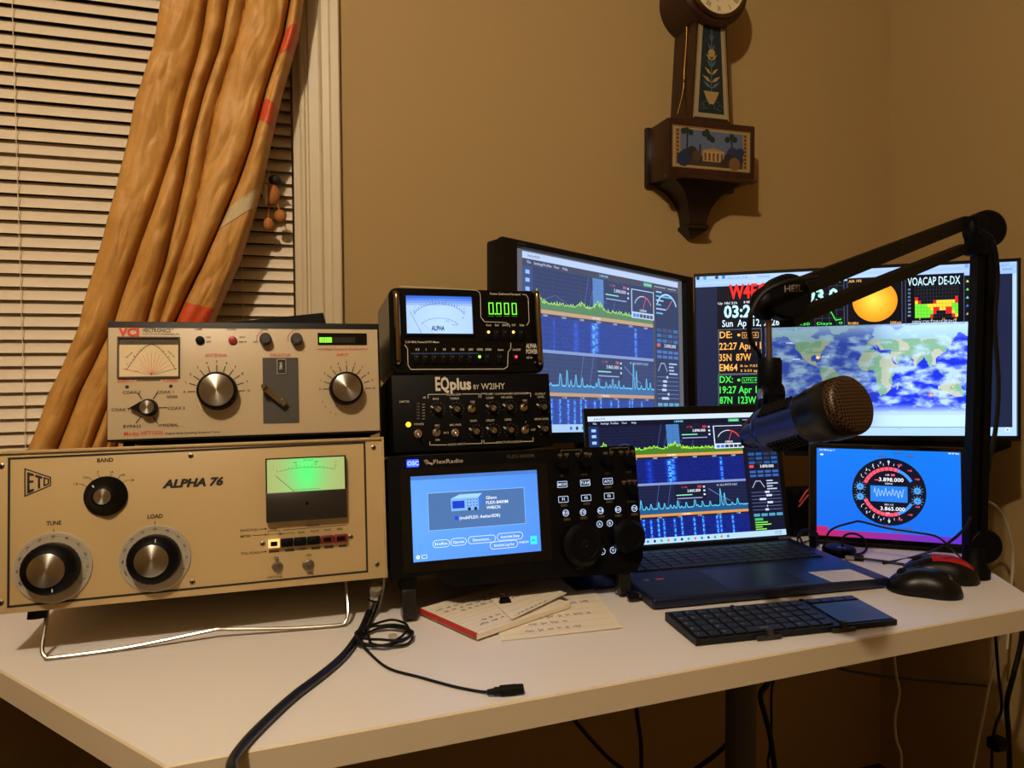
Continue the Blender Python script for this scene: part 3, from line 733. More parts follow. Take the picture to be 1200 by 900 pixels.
# crossed needle meter
mx0, mz1 = FT2.uv(139.5, 396.3); mx1, mz0 = FT2.uv(209.2, 441)
q = MB(); fw = .0016
q.box(mx0-fw, mx0, -.0075, -.0046, mz0-fw, mz1+fw); q.box(mx1, mx1+fw, -.0075, -.0046, mz0-fw, mz1+fw); q.box(mx0, mx1, -.0075, -.0046, mz1, mz1+fw); q.box(mx0, mx1, -.0075, -.0046, mz0-fw, mz0)
mo = q.build('cross_needle_meter', mat('meter_grey_rim', (70, 62, 52), .4), tun, 0)
d = Print(); w_, h_ = mx1-mx0, mz1-mz0
d.rect(mx0, mz0, mx1, mz1, (232, 212, 170)); d.rect(mx0, mz0+h_*.83, mx1, mz1, (74, 64, 50), 1)  # dark top strip is the shadow at the upper rim, painted on the face
def mp(u, v): return (mx0+w_*u, mz0+h_*v)
d.line([mp(.13+.42*t, .18+.66*math.sin(t*math.pi/2*.96)) for t in [i/16 for i in range(17)]], .0006, K1, 2)
d.line([mp(.95-.42*t, .18+.66*math.sin(t*math.pi/2*.96)) for t in [i/16 for i in range(17)]], .0006, K1, 2)
for i in range(12):
    t = i/12; 
    for sgn in (0, 1):
        u = .13+.42*t; v = .18+.66*math.sin(t*math.pi/2*.96); u = 1.08-u if sgn else u
        d.line([mp(u, v), mp(u+(.02 if sgn else -.02), v+.03)], .0004, K1, 2)
for i in range(11):
    a = rad(25+13*i); d.line([mp(.54, .04), mp(.54+.34*math.cos(a)*(1 if i < 9 else .7), .04+.66*math.sin(a)*(.9 if i < 9 else .7))], .0003, RD, 2)
d.text('POWER   FORWARD - REFLECTED   WATTS', mx0+w_*.5, mz0+h_*.88, .0014, (20, 16, 12), w=w_*.75)
d.text('FORWARD', mx0+w_*.17, mz0+h_*.56, .0015, K1, rot=.75); d.text('REFLECTED', mx0+w_*.88, mz0+h_*.58, .0015, K1, rot=-.8); d.text('SWR', mx0+w_*.3, mz0+h_*.14, .0015, RD)
for i, (u, v) in enumerate(((.14, .34), (.25, .54), (.36, .70), (.73, .66), (.84, .50), (.92, .30))): d.text(['20', '50', '100', '20', '10', '5'][i], mx0+w_*u, mz0+h_*v, .0013, K1)
d.line([mp(.07, .21), mp(.5, .05)], .0004, (190, 40, 30), 3); d.line([mp(.97, .21), mp(.58, .05)], .0004, K1, 3)
d.build('meter_face', INK, mo, .0048)
MB().box(mx0, mx1, -.0074, -.007, mz0, mz1).build('meter_glass', gl, mo, 0)
# controls
SELK = [(9.8*s3, 0), (9.8*s3, .006), (8.6*s3, .011), (8*s3, .0135)]
so = knob(tun, 'selector_knob', FT, 172, 477, .018, SELK, 7.4*s3, base=.0046)
MB().prism([(-18.5*s3, .0), (-7*s3, 7*s3), (-7*s3, -6.5*s3)], -.008, 0).build('pointer', BLK, so, 0)
KP = lambda rf, rs: [(rs*s3, 0), (rs*s3, .004), (rs*s3*.97, .017), (rs*s3*.93, .0185), (rf*s3, .019)]
knob(tun, 'antenna_knob', FT, 253.5, 457, .0236, KP(18.8, 21.9), 18.4*s3, base=.0046, n=60, ripple=((0, 1, 2), .012))
knob(tun, 'input_knob', FT, 406.6, 454, .0236, KP(17.1, 20), 16.7*s3, base=.0046, n=60, ripple=((0, 1, 2), .012))
DG = mat('dark_grey_knob', (44, 44, 46), .5)
for nm, px in (('level_knob', 311), ('delay_knob', 347.7)):
    knob(tun, nm, FT, px, 396, .0176, [(7.2*s3, 0), (7*s3, .004), (6.5*s3, .012), (5.6*s3, .013)], 0, body=DG, base=.0046, n=24)
knob(tun, 'lamp_button', FT, 234.2, 398.4, .0075, [(4.8*s3, 0), (4.8*s3, .0025), (3.8*s3, .003)], 0, body=BLK, base=.0046, n=20)
knob(tun, 'range_button', FT, 272.6, 398.4, .0075, [(4.8*s3, 0), (4.8*s3, .0025), (3.8*s3, .003)], 0, body=mat('red_button', (150, 30, 30), .4), base=.0046, n=20)
ix0, iz1 = FT2.uv(307.6, 419.4); ix1, iz0 = FT2.uv(350.8, 495)
io = MB().rrect(ix0, ix1, iz0, iz1, -.0056, -.004, .0015).build('inductor_plate', mat('dark_grey_plate', (62, 58, 54), .5), tun)
wx0, wz1 = FT2.uv(324.2, 421); wx1, wz0 = FT2.uv(335.6, 438.6)
q = MB(); fw = .001
q.box(wx0, wx0+fw, -.0068, -.0056, wz0, wz1); q.box(wx1-fw, wx1, -.0068, -.0056, wz0, wz1); q.box(wx0, wx1, -.0068, -.0056, wz0, wz0+fw); q.box(wx0, wx1, -.0068, -.0056, wz1-fw, wz1)
q.build('counter_window', BRUSH, io, 0)
d = Print(); d.rect(wx0+fw, wz0+fw, wx1-fw, wz1-fw, (14, 13, 12)); d.text('0482', (wx0+wx1)/2-.0008, (wz0+wz1)/2+.001, .0034, (220, 210, 190), rot=-math.pi/2); d.build('counter_digits', INK, io, .0058)
cxs, czs = FT.uv(331.7, 471.6, .012); cxe, cze = FT.uv(309.5, 453.5, .014)
co = MB().lathe([(.0045, 0), (.0045, .008), (.0036, .0095)], (0, 0, 0), (0, -1, 0), 16).build('crank', CHROME, tun, 35, (cxs, -.0056, czs))
dx, dz = cxe-cxs, cze-czs; l = math.hypot(dx, dz); ux, uz = dx/l, dz/l; nx_, nz_ = -uz*.0042, ux*.0042
MB().prism([(-ux*.004+nx_, -uz*.004+nz_), (-ux*.004-nx_, -uz*.004-nz_), (dx-nx_, dz-nz_), (dx+nx_, dz+nz_)], -.0085, -.0065).build('crank_arm', CHROME, co, 0)
MB().lathe([(.0030, 0), (.0034, .004), (.0036, .011), (.0028, .0125)], (dx, -.0085, dz), (0, -1, 0), 14).build('crank_handle', CHROME, co)
# bar graph
lx0, lz1 = FT2.uv(372.2, 390.3); lx1, lz0 = FT2.uv(430, 404.4)
q = MB(); q.box(lx0, lx1, -.0052, -.0042, lz0, lz1); lo = q.build('bargraph_window', GLASS, tun, 0)
d = Print()
for i in range(7):
    a = lx0+.0021+i*.00236; d.rect(a, lz0+.0032, a+.0019, lz1-.0058, (150, 255, 60))
for i in range(7, 20):
    a = lx0+.0021+i*.00236; d.rect(a, lz0+.0032, a+.0019, lz1-.0058, (30, 24, 16))
d.build('bargraph_lights', SCR, lo, .0054, 'glowing green level bars')
for x in (.02, TW-.02):
    for y in (.02, .23): MB().lathe([(.006, 0), (.007, gap)], (x, y, .0005), (0, 0, -1), 14).build('rubber_foot', RUB, tun)
# flat black case lying on top of the tuner
fcx = FT.uv(300, 376)[0]
FCs = Fr(FT.pt(fcx, .20, TH+.0005), 0, AT)
fc = FCs.root('flat_black_case', 'thin flat black case lying on the back of the beige tuner', 'case')
FCf = Fr(FCs.pt(0, -.03, 0), 0, AT)
w1 = FCf.uv(232, 376)[0]; w2 = FCf.uv(388, 376)[0]; zt2 = FCf.uv(378, 366.5)[1]
MB().add([(w1, -.03, 0), (w2, -.03, 0), (w2, .03, 0), (w1, .03, 0), (w1, -.03, zt2*.55), (w2-.012, -.03, zt2), (w2-.012, .03, zt2), (w1, .03, zt2*.55)],
         [(0, 3, 2, 1), (4, 5, 6, 7), (0, 1, 5, 4), (1, 2, 6, 5), (2, 3, 7, 6), (3, 0, 4, 7)]).build('body', BLK, fc, 0)
MB().box(w1+.01, w2-.02, -.0308, -.03, .001, .003).build('seam', RUB, fc, 0)
# ------------------------------------------------------------------ transceiver with lit touch screen
TILT = 9.5
FX = Fr((.14, .94, CZ-.30), 0, TILT)
flex = FX.root('radio_transceiver', 'black radio transceiver with blue touch screen, tilted up at the desk centre', 'radio')
fx0, fz1 = FX.uv(453.5, 535.2); fx1 = FX.uv(744, 522)[0]; fz0 = FX.uv(464, 680)[1]; fzr = FX.uv(738, 671)[1]
chin0 = FX.uv(509, 673); chin1 = FX.uv(531, 688); chin2 = FX.uv(655, 677)
RADB = mat('radio_black', (6, 6, 7), .5, spec=.12, bump=.03, bscale=900)
body = [(fx0, fz0), (chin0[0], chin0[1]), (chin1[0], chin1[1]), (chin2[0], chin2[1]), (fx1-.045, fzr), (fx1-.012, fzr), (fx1, fzr+.02), (fx1, fz1-.004), (fx1-.004, fz1), (fx0+.004, fz1), (fx0, fz1-.004)]
MB().prism(body, 0, .022).build('front_panel', RADB, flex, 20)
MB().rbox(fx0+.004, fx1-.006, .02, .24, fz0+.004, fz1-.002, .003).build('case', RADB, flex)
sx0, sz1 = FX.uv(480.7, 559.5); sx1, sz0 = FX.uv(634.2, 645.4); sx1 = (sx1+FX.uv(628, 549.8)[0])/2; sz1 = (sz1+FX.uv(628, 549.8)[1])/2
q = MB(); e = .011
q.rrect(sx0-.014, sx1+.016, sz0-.014, sz1+.011, -.0015, .001, .004); bz = q.build('screen_bezel', mat('gloss_black_bezel', (9, 9, 10), .22), flex)
d = Print(FX); sw, sh = sx1-sx0, sz1-sz0
def up(u, v): return sx0+sw*u, sz1-sh*v
d.cells(sx0, sz0, sx1, sz1, 24, 16, lambda i, j: (96-14*(i/24)-6*abs(j-8)/8, 158-18*(i/24)-6*abs(j-8)/8, 238-14*(i/24)))
a, b = up(0, 0), up(1, .045); d.rect(a[0], a[1], b[0], b[1], (70, 118, 190), 1)
a, b = up(.125, .21), up(.885, .65); d.rect(a[0], a[1], b[0], b[1], (72, 108, 160), 1); d.frame(a[0], b[1], b[0], a[1], .0006, (140, 190, 240), 2)
# drawing of the radio on the screen
d.poly([up(.30, .29), up(.37, .245), up(.545, .245), up(.515, .29)], (150, 200, 255), 3); d.poly([up(.515, .29), up(.545, .245), up(.545, .36), up(.515, .43)], (60, 110, 210), 3)
a, b = up(.30, .29), up(.515, .44); d.rect(a[0], a[1], b[0], b[1], (120, 170, 235), 3)
a, b = up(.31, .32), up(.405, .41); d.rect(a[0], a[1], b[0], b[1], (20, 60, 190), 4)
for i in range(4):
    for j in range(3): x, z = up(.43+.024*i, .315+.035*j); d.disc(x, z, .0009, (40, 50, 80), 4, 8)
for u in (.44, .49): x, z = up(u, .425); d.disc(x, z, .0024, (20, 30, 70), 5, 14)
WT = (235, 244, 255)
for t, u, v, w_ in (('Glenn', .575, .305, .085), ('FLEX-8400M', .575, .365, .175), ('W4ECN', .575, .425, .11), ('(multiFLEX: AetherSDR)', .36, .525, .32)):
    x, z = up(u, v); d.text(t, x, z, .0042, WT, w=sw*w_, align='l', layer=4)
x, z = up(.338, .525); d.disc(x, z, .003, (30, 70, 220), 3, 16)
for t, u0, u1, v in (('Info', .15, .275, .81), ('Operate', .285, .405, .805), ('Disconnect...', .42, .635, .80), ('SmartLink Setup', .65, .855, .79), ('SmartLink Log Out', .59, .81, .885)):
    a, b = up(u0, v+.042), up(u1, v-.042)
    pts = rr_pts(a[0], a[1], b[0], b[1], .0044, 4); d.line(pts+[pts[0]], .0006, WT, 3)
    d.text(t, (a[0]+b[0])/2, (a[1]+b[1])/2, .0034, WT, w=(b[0]-a[0])*.74 if t != 'Disconnect...' else None, layer=4)
x, z = up(.86, .875); d.text('W4ECN', x, z, .0028, WT)
a, b = up(.915, .91), up(.97, .81); d.rect(a[0], a[1], b[0], b[1], (60, 220, 240), 3); d.text('Mic', (a[0]+b[0])/2, (a[1]+b[1])/2, .0024, (20, 110, 140), layer=4)
x, z = up(.035, .945); d.disc(x, z, .0026, WT, 3, 12); d.disc(x, z, .001, (80, 140, 220), 4, 8)
a, b = up(.065, .965), up(.10, .925); d.frame(a[0], a[1], b[0], b[1], .0006, WT, 3)
d.build('screen', SCR, bz, .0017, 'lit blue touch screen')
# blue power button, lettering, keys
x0, z1 = FX.uv(476.5, 539); x1, z0 = FX.uv(490.4, 547)
MB().rrect(x0, x1, z0, z1, -.003, 0, .0012).build('power_button', mat('blue_led_button', (20, 30, 200), .3, emit=(24, 40, 255), es=9), flex)
_pl = Print(FX); _pl.text('OSC', (x0+x1)/2, (z0+z1)/2, (z1-z0)*.55, (190, 220, 255), bold=.02); _pl.build('power_legend', SCR, flex, .0032)
d = Print(FX); d.ptext('FlexRadio', 507.8, 541.6, 542.5, 539.2, 4.6, (190, 178, 160))
for k_ in range(3): d.pline([(497+k_*1.2, 540+k_*1.8), (500+k_*1.4, 539.2+k_*1.8), (503+k_*1.4, 542.2+k_*1.2), (506.5, 543+k_*.8)], .8, (190, 178, 160))
d.ptext('FLEX-8400M', 594.4, 535.6, 625.6, 533.6, 4, (66, 58, 50))
BG = (120, 104, 82)
def z2(x, y): return 640+x*130/600, 505+y*130/600
for x, y, t in ((85, 243, 'RIT'), (205, 236, 'MODE'), (330, 229, 'AGC'), (447, 222, 'RESET'), (460, 382, 'SQUELCH'), (180, 743, 'SLICE A'), (455, 655, 'SLICE B')): d.pctext(t, *z2(x, y), 1.9, (84, 74, 60))
for x, y in ((335, 303), (96, 402), (219, 393), (341, 382), (297, 462), (112, 478), (203, 470), (390, 457), (478, 450)):
    px, py = z2(x, y); d.prect(px-4.2, py-1.3, px+4.2, py+1.3, (62, 52, 40)); d.pctext('XIT', px, py, 1.5, BG)
for x, y in ((75, 130), (110, 127), (170, 124), (215, 122), (235, 126), (320, 120), (352, 115), (405, 113), (440, 113), (470, 110), (420, 275), (450, 270), (478, 270)):
    px, py = z2(x, y); d.prect(px-2.6, py-1.2, px+2.6, py+1.2, (86, 74, 56)); d.pctext('AF', px, py+3, 1.4, BG)
for xx in ((80, 190, 105), (345, 445, 93)): d.pline([z2(xx[0], xx[2]+12), z2(xx[0], xx[2]), z2(xx[1], xx[2]-4), z2(xx[1], xx[2]+10)], .6, BG)
d.build('lettering', INK, flex, .0004)['kind'] = 'stuff'
KEYM = mat('rubber_key_black', (8, 8, 9), .5, spec=.15)
LIT = (205, 225, 255)
def key(px, py, w, h, txt, rnd=False):
    x, z = FX.uv(px, py, .0025); s_ = FX.scale(px, py)
    k_ = MB()
    if rnd: k_.lathe([(w*s_*.5, 0), (w*s_*.5, .002), (w*s_*.45, .0025)], (0, 0, 0), (0, -1, 0), 20)
    else: k_.rrect(-w*s_/2, w*s_/2, -h*s_/2, h*s_/2, -.0025, 0, .0009, 3)
    o = k_.build('lit_key', KEYM, flex, 35, (x, 0, z)); p = Print()
    if rnd:
        p.arc(0, 0, w*s_*.42, 0, 360, .0007, LIT, 1, 20); p.text(txt, 0, 0, h*s_*.38, LIT)
    else:
        pts = rr_pts(-w*s_*.45, -h*s_*.42, w*s_*.45, h*s_*.42, .001, 3); p.line(pts+[pts[0]], .0006, LIT); p.text(txt, 0, 0, h*s_*.38, LIT, bold=.01)
    p.build('key_legend', SCR, o, .0027)
for t, x, y in (('MOX', 87, 289), ('TUNE', 211, 281), ('ATU', 333, 272), ('F1', 93, 370), ('F2', 216, 362), ('F3', 340, 352)): key(*z2(x, y), 13.5, 8.2, t)
for t, x, y in (('RX', 106, 444), ('TX', 199, 440), ('A/B', 294, 431), ('RX', 389, 425), ('TX', 477, 419), ('A', 289, 504), ('B', 344, 499), ('L', 304, 652), ('V', 361, 645)): key(*z2(x, y), 8.6, 8.6, t, True)
def rknob(name, px, py, off, R, r2, ln, n=48, rip=.03):
    x, z = FX.uv(px, py, off); s_ = FX.scale(px, py)
    return MB().lathe([(R*s_*.96, 0), (R*s_, .002), (R*s_, ln*.7), (r2*s_*1.04, ln*.92), (r2*s_, ln), (r2*s_*.8, ln), (r2*s_*.76, ln-.001)], (0, 0, 0), (0, -1, 0), n, ripple=((1, 2), rip)).build(name, RADB, flex, 35, (x, 0, z))
tk = rknob('tuning_knob', 683, 638, .012, 25, 20, .024)
MB().lathe([(.0058, .0), (.0056, .0004), (.004, -.0006)], (-.002, -.0232, .002), (0, -1, 0), 20).build('finger_dimple', mat('gloss_black', (6, 6, 6), .12), tk)
rknob('tuning_knob', 736, 628.5, .010, 20, 15.5, .024)
for x, y in ((88, 178), (208, 168), (328, 160), (455, 160), (468, 318)): rknob('dual_knob', *z2(x, y), .008, 6.6, 5, .014, 24)
# speaker holes in the chin
q = MB(); hx0, hz = FX.uv(534, 668); hx1 = FX.uv(612, 660)[0]
for i in range(18):
    for j in range(5):
        x = hx0+(hx1-hx0)*i/17; z = hz+.004-.0042*j
        q.lathe([(.0012, 0), (.0012, .0004)], (x, -.0001, z), (0, -1, 0), 8)
g_ = q.build('speaker_grille', BLKM, flex, 0); g_['kind'] = 'stuff'
# feet: black posts with ribbed clear-grey pads
FOOTG = mat('smoky_clear_rubber', (30, 30, 28), .25)
for xx in (FX.uv(480, 690)[0], FX.uv(735, 690)[0]):
    p_ = FX.pt(xx, .012, fz0+.002)
    hgt = (p_.z-DZ)/math.cos(rad(TILT))
    zz = fz0+.004
    dn = FX.R.transposed() @ Vector((0, 0, -1))
    o = MB(); o.rbox(xx-.011, xx+.011, .004, .034, zz-.020, zz+.006, .003); fo = o.build('foot', BLK, flex)
    k_ = MB(); L_ = (FX.pt(xx, .019, zz-.018).z-DZ-.0005)/math.cos(rad(TILT))
    k_.rbox(xx-.0095, xx+.0095, .004, .026, zz-.018-L_+.003, zz-.018, .002); k_.build('foot_pad', FOOTG, fo)
    for i in range(5):
        MB().box(xx-.0085+.0036*i, xx-.0068+.0036*i, .0025, .004, zz-.016-L_+.004, zz-.021).build('rib', FOOTG, fo, 0)

# ------------------------------------------------------------------ audio equaliser box
ep = at(461.5, 531, 1, .974)
FE = Fr(ep, 0, TILT)
eq = FE.root('audio_equalizer', 'black audio equalizer box with silver switches, between the radio and the power meter', 'equalizer')
ex1 = FE.uv(648.5, 525)[0]; ez1 = FE.uv(550, 438.7)[1]; ex0 = FE.uv(459.5, 450)[0]; ex0 = min(ex0, 0)
EQB = mat('equalizer_black', (6, 6, 8), .55, spec=.12)
MB().rbox(ex0, ex1, 0, .15, 0, ez1, .0012).build('case', EQB, eq)
SV = (196, 188, 172)
def z3(x, y): return 430+x/4.287, 320+y/4.287
d = Print(FE); s4 = FE.scale(550, 480)
a = z3(343, 557); b = z3(413, 557); d.ptext('EQ', a[0], a[1], b[0], b[1]-.1, 15, (205, 197, 182), bold=.03)
a = z3(417, 563); b = z3(523, 562); d.ptext('plus', a[0], a[1]-1.2, b[0], b[1]-1.2, 12.6, (205, 197, 182), bold=.035)
a = z3(535, 573); b = z3(563, 572); d.ptext('BY', a[0], a[1], b[0], b[1], 5.2, SV)
a = z3(573, 569); b = z3(693, 568); d.ptext('W2IHY', a[0], a[1], b[0], b[1], 7, SV)
def zt_(t, x, y, h=2.5, **k_): d.pctext(t, *z3(x, y), h, SV, **k_)
for t, x, y in (('EQUALIZER', 436, 610), ('BASS', 346, 632), ('TREBLE', 440, 630), ('ON', 530, 647), ('COMP / DOWNWARD EXPANDER', 702, 606), ('COMP', 617, 627), ('NR LEVEL', 703, 624), ('ON', 792, 640), ('OUTPUT', 870, 607), ('LEVEL', 874, 622), ('LIMITER', 188, 646), ('POWER', 262, 759), ('MIC', 353, 766), ('MIC PWR', 445, 763), ('GAIN', 534, 742), ('DELAY', 620, 740), ('LEVEL', 710, 736), ('MON LEVEL', 878, 733), ('IN 2', 398, 802), ('ON', 354, 838), ('I', 797, 748), ('OFF', 835, 787), ('AUDIO INPUT', 450, 860), ('EFFECTS PROCESSOR', 715, 849), ('dB', 288, 625)): zt_(t, x, y, 2.3)
for pts in (((307, 628), (307, 610), (395, 609)), ((478, 608), (563, 607), (563, 625)), ((572, 625), (572, 606), (598, 605)), ((803, 603), (822, 603), (822, 620)), ((316, 848), (316, 864), (400, 863)), ((497, 858), (577, 856), (577, 840)), ((587, 840), (587, 855), (648, 853)), ((782, 846), (834, 845), (834, 828))): d.pline([z3(*p) for p in pts], .8, SV)
for i in range(6): a = z3(250, 655+15*i); d.prect(a[0], a[1]-.8, a[0]+3.6, a[1]+1, (64, 60, 56)); d.pline([z3(278, 660+14.5*i), z3(290, 659+14.5*i)], .5, SV)
KN = [(360, 683), (455, 683), (638, 677), (723, 673), (893, 672), (553, 795), (640, 790), (727, 788), (900, 782)]
TG = [(530, 680, 1), (793, 673, 1), (260, 805, 0), (353, 800, 1), (447, 800, 0), (800, 787, 1)]
for x, y in KN:
    c_ = FE.uv(*z3(x-4, y+2))
    for i in range(11):
        a = rad(225-27*i); r0 = 8.2*s4; d.disc(c_[0]+r0*math.cos(a), c_[1]+r0*math.sin(a), .00035, SV, 1, 6)
d.build('lettering', INK, eq, .0003)
SHAFT = mat('nickel_shaft', (190, 178, 155), .3, 1)
for i, (x, y) in enumerate(KN):
    px, py = z3(x, y); a = FE.uv(px, py, .012)
    o = MB().lathe([(.0072, 0), (.0066, .003), (.0042, .004), (.0042, .0055)], (0, 0, 0), (0, -1, 0), 18).build('control_shaft', BLK, eq, 35, (a[0], 0, a[1]))
    q = MB(); q.lathe([(.0041, 0), (.0041, .0062), (.0037, .0068)], (0, -.0052, 0), (0, -1, 0), 18); so_ = q.build('shaft_end', SHAFT, o)
    q = MB(); an = rad([-40, -35, -30, -50, -40, -45, -38, -42, -48][i]); ca, sa = math.cos(an), math.sin(an)
    q.prism([(-.004*ca-.0005*sa, -.004*sa+.0005*ca), (-.004*ca+.0005*sa, -.004*sa-.0005*ca), (.004*ca+.0005*sa, .004*sa-.0005*ca), (.004*ca-.0005*sa, .004*sa+.0005*ca)], -.01225, -.0119); q.build('slot', BLKM, o, 0)
    wd = MB().prism([(-.0095, .0045), (-.0085, .0058), (-.0035, .0022), (-.0045, .0008)], -.0031, -.0026); wd.build('pointer_mark', mat('ivory_mark', (210, 205, 190), .5), o, 0)
for x, y, u_ in TG:
    px, py = z3(x, y); a = FE.uv(px, py, .006)
    o = MB().lathe([(.0056, 0), (.0056, .0018), (.004, .002), (.004, .006)], (0, 0, 0), (0, -1, 0), 18).build('toggle_switch', SHAFT, eq, 35, (a[0], 0, a[1]))
    MB().tube([(0, -.005, 0), (0, -.013, .0055 if u_ else -.0045)], [.0012, .002], 10).build('lever', CHROME, o)
x, z = FE.uv(*z3(210, 760), .004); MB().ball((0, 0, 0), .0033, .004, .0033).build('power_led', mat('yellow_led', (255, 200, 40), .3, emit=(255, 190, 30), es=6), eq, 35, (x, -.001, z))

# ------------------------------------------------------------------ power / SWR meter on top of the stack
b_ = FE.pt(0, .004, ez1+.0008)
FM = Fr((b_.x, b_.y, b_.z), 0, TILT-1.5)
pm = FM.root('power_meter', 'black power meter with blue dial and green 0.000 digits, on top of the stack', 'meter')
x0, z1 = FM.uv(455.5, 335.5); x1 = FM.uv(637, 400)[0]; z1 = (z1+FM.uv(635, 341)[1])/2
PMB = mat('gloss_meter_black', (6, 6, 7), .25, spec=.3)
MB().rrect(x0, x1, .001, z1, .006, .13, .012, 6).build('case', PMB, pm)
MB().rrect(x0+.002, x1-.002, .003, z1-.002, 0, .01, .010, 6).build('front_bezel', PMB, pm)
BRZ = mat('dark_chrome', (140, 120, 90), .2, 1)
for hx0_, hx1_ in ((462, 470), (627.5, 636)):
    a = FM.uv((hx0_+hx1_)/2, 385, .012)[0]; zz0 = FM.uv(hx0_, 426, .012)[1]; zz1 = FM.uv(hx0_, 341, .012)[1]
    MB().tube(spline([(a, .004, zz0-.001), (a, -.006, zz0+.003), (a, -.0105, zz0+.012), (a, -.0105, zz1-.012), (a, -.006, zz1-.003), (a, .004, zz1+.001)], 6), .0042, 14).build('handle', BRZ, pm)
# analog scale window
wx0, wz1 = FM.uv(472.5, 344); wx1, wz0 = FM.uv(556.5, 394)
q = MB(); t_ = .003
q.box(wx0, wx0+t_, -.004, 0, wz0, wz1); q.box(wx1-t_, wx1, -.004, 0, wz0, wz1); q.box(wx0+t_, wx1-t_, -.004, 0, wz0, wz0+t_); q.box(wx0+t_, wx1-t_, -.004, 0, wz1-t_, wz1)
wo = q.build('scale_window', PMB, pm, 0)
wx0, wx1, wz0, wz1 = wx0+t_, wx1-t_, wz0+t_, wz1-t_; ww, wh = wx1-wx0, wz1-wz0
d = Print(FM)
d.cells(wx0, wz0, wx1, wz1, 20, 16, lambda i, j: (62+112*min(1, j/4)-8*abs(i-10)/10, 110+96*min(1, j/4)-10*abs(i-10)/10, 205+45*min(1, j/4)))
def wp_(u, v): return wx0+ww*u, wz1-wh*v
cxm = wx0+ww*.5
DKB = (58, 66, 96)
for rz, rx, lo_ in ((.42, .40, .62), (.28, .30, .86)):
    pts = [wp_(.5+rx*math.sin(rad(-70+140*i/40)), lo_-rz*math.cos(rad(-70+140*i/40))) for i in range(41)]; d.line(pts, .0005, DKB, 1)
    if rz > .3:
        for i, p in enumerate(pts):
            if i % 2 == 0: d.line([p, (p[0]+(p[0]-cxm)*.05, p[1]+(.0052 if i % 8 == 0 else .003))], .00055, DKB, 1)
for i, t in enumerate(('0', '1', '2', '3', '5', '10')): p = wp_(.13+.15*i, .36-.16*math.sin(math.pi*(.1+i/6.2))); d.text(t, p[0], p[1], .0017, DKB)
d.text('SWR', *wp_(.62, .66), .0017, DKB); d.text('WATTS', *wp_(.72, .76), .0015, DKB); d.text('kW', *wp_(.86, .57), .0015, DKB)
d.text('ALPHA', *wp_(.47, .85), .0065, (32, 36, 60), w=ww*.20, bold=.03); d.line([wp_(.22, .98), wp_(.06, .42)], .0005, (40, 46, 70), 2)
d.line([wp_(.40, .985), wp_(.22, .68)], .0003, (190, 80, 110), 2)
d.build('lit_scale', SCR, wo, .0006, 'pale blue backlit scale')
# digital readout
x0_, z1_ = FM.uv(567, 350); x1_, z0_ = FM.uv(612, 373)
MB().box(x0_, x1_, -.001, .001, z0_, z1_).build('readout_window', GLASS, pm, 0)
d = Print(FM)
SEG = {'0': 'abcdef'}
def seven(ch, x, z, w, h, col):
    s_ = {'a': ((0, h), (w, h)), 'b': ((w, h), (w, h/2)), 'c': ((w, h/2), (w, 0)), 'd': ((0, 0), (w, 0)), 'e': ((0, 0), (0, h/2)), 'f': ((0, h/2), (0, h)), 'g': ((0, h/2), (w, h/2))}
    for c_ in SEG[ch]:
        (a, b), (c, e_) = s_[c_]; d.line([(x+a, z+b), (x+c, z+e_)], .0015, col, 2)
gx, gz = FM.uv(572, 368); gx2, gz2 = FM.uv(607.5, 356); dw = (gx2-gx)/4
for i in range(4): seven('0', gx+dw*i+dw*.12, gz, dw*.52, gz2-gz, (120, 255, 60))
d.disc(gx+dw*.90, gz, .0013, (120, 255, 60), 2, 10)
for i in range(4): d.rect(gx+dw*i, gz-.0036, gx+dw*i+dw*.7, gz-.003, (50, 120, 40), 2)
for i in range(9): d.rect(gx+.0044*i, gz2+.0028, gx+.0044*i+.003, gz2+.0034, (14, 40, 14), 2)
d.build('digits', SCR, pm, .0013, 'green 0.000 digital readout')
d = Print(FM); WL = (205, 198, 184)
d.pline([z3(165, 66), z3(548, 86), z3(566, 98), z3(570, 120), z3(572, 222), z3(590, 245), z3(690, 248), z3(712, 256), z3(718, 270)], .7, WL)
d.pline([z3(782, 107), z3(800, 110), z3(810, 128), z3(814, 245), z3(803, 262)], .7, WL)
d.pline([z3(190, 362), z3(204, 380), z3(206, 462), z3(220, 484), z3(688, 482), z3(706, 470), z3(709, 395), z3(722, 380), z3(722, 352)], .8, WL)
d.pline([z3(222, 404), z3(560, 403)], .6, (70, 110, 190))
a = z3(618, 103); b = z3(770, 108); d.ptext('Power Delivered Forward', a[0], a[1], b[0], b[1], 2.6, WL)
a = z3(192, 346); b = z3(365, 347); d.ptext('2-30 MHz Power/SWR Meter', a[0], a[1], b[0], b[1], 2.5, WL)
B9 = [253, 297, 343, 389, 433, 478, 521, 567, 609]
for t, x in zip(('0.3', '1', '3', '10', '30', '100', '300', '1000', '3000'), B9): d.pctext(t, *z3(x, 384), 2.6, WL, bold=.015)
d.pctext('Auto', *z3(671, 385), 2.4, WL, bold=.015); d.pctext('On/Off', *z3(751, 385), 2.3, WL, bold=.015)
for t, x in zip(('Fwd', 'Ref', 'SWR', 'P/P', 'Net'), (611, 653, 695, 737, 778)): d.pctext(t, *z3(x, 262), 2.4, WL, bold=.015)
a = z3(798, 378); b = z3(852, 374); d.ptext('ALPHA', a[0], a[1]-2.4, b[0], b[1]-2.2, 5, WL, bold=.03); d.ptext('POWER', a[0]+.5, a[1]+4.2, b[0]+1, b[1]+4.4, 5, WL, bold=.03); d.pctext('4510', *z3(815, 425), 2.4, WL)
d.build('lettering', INK, pm, .0003)
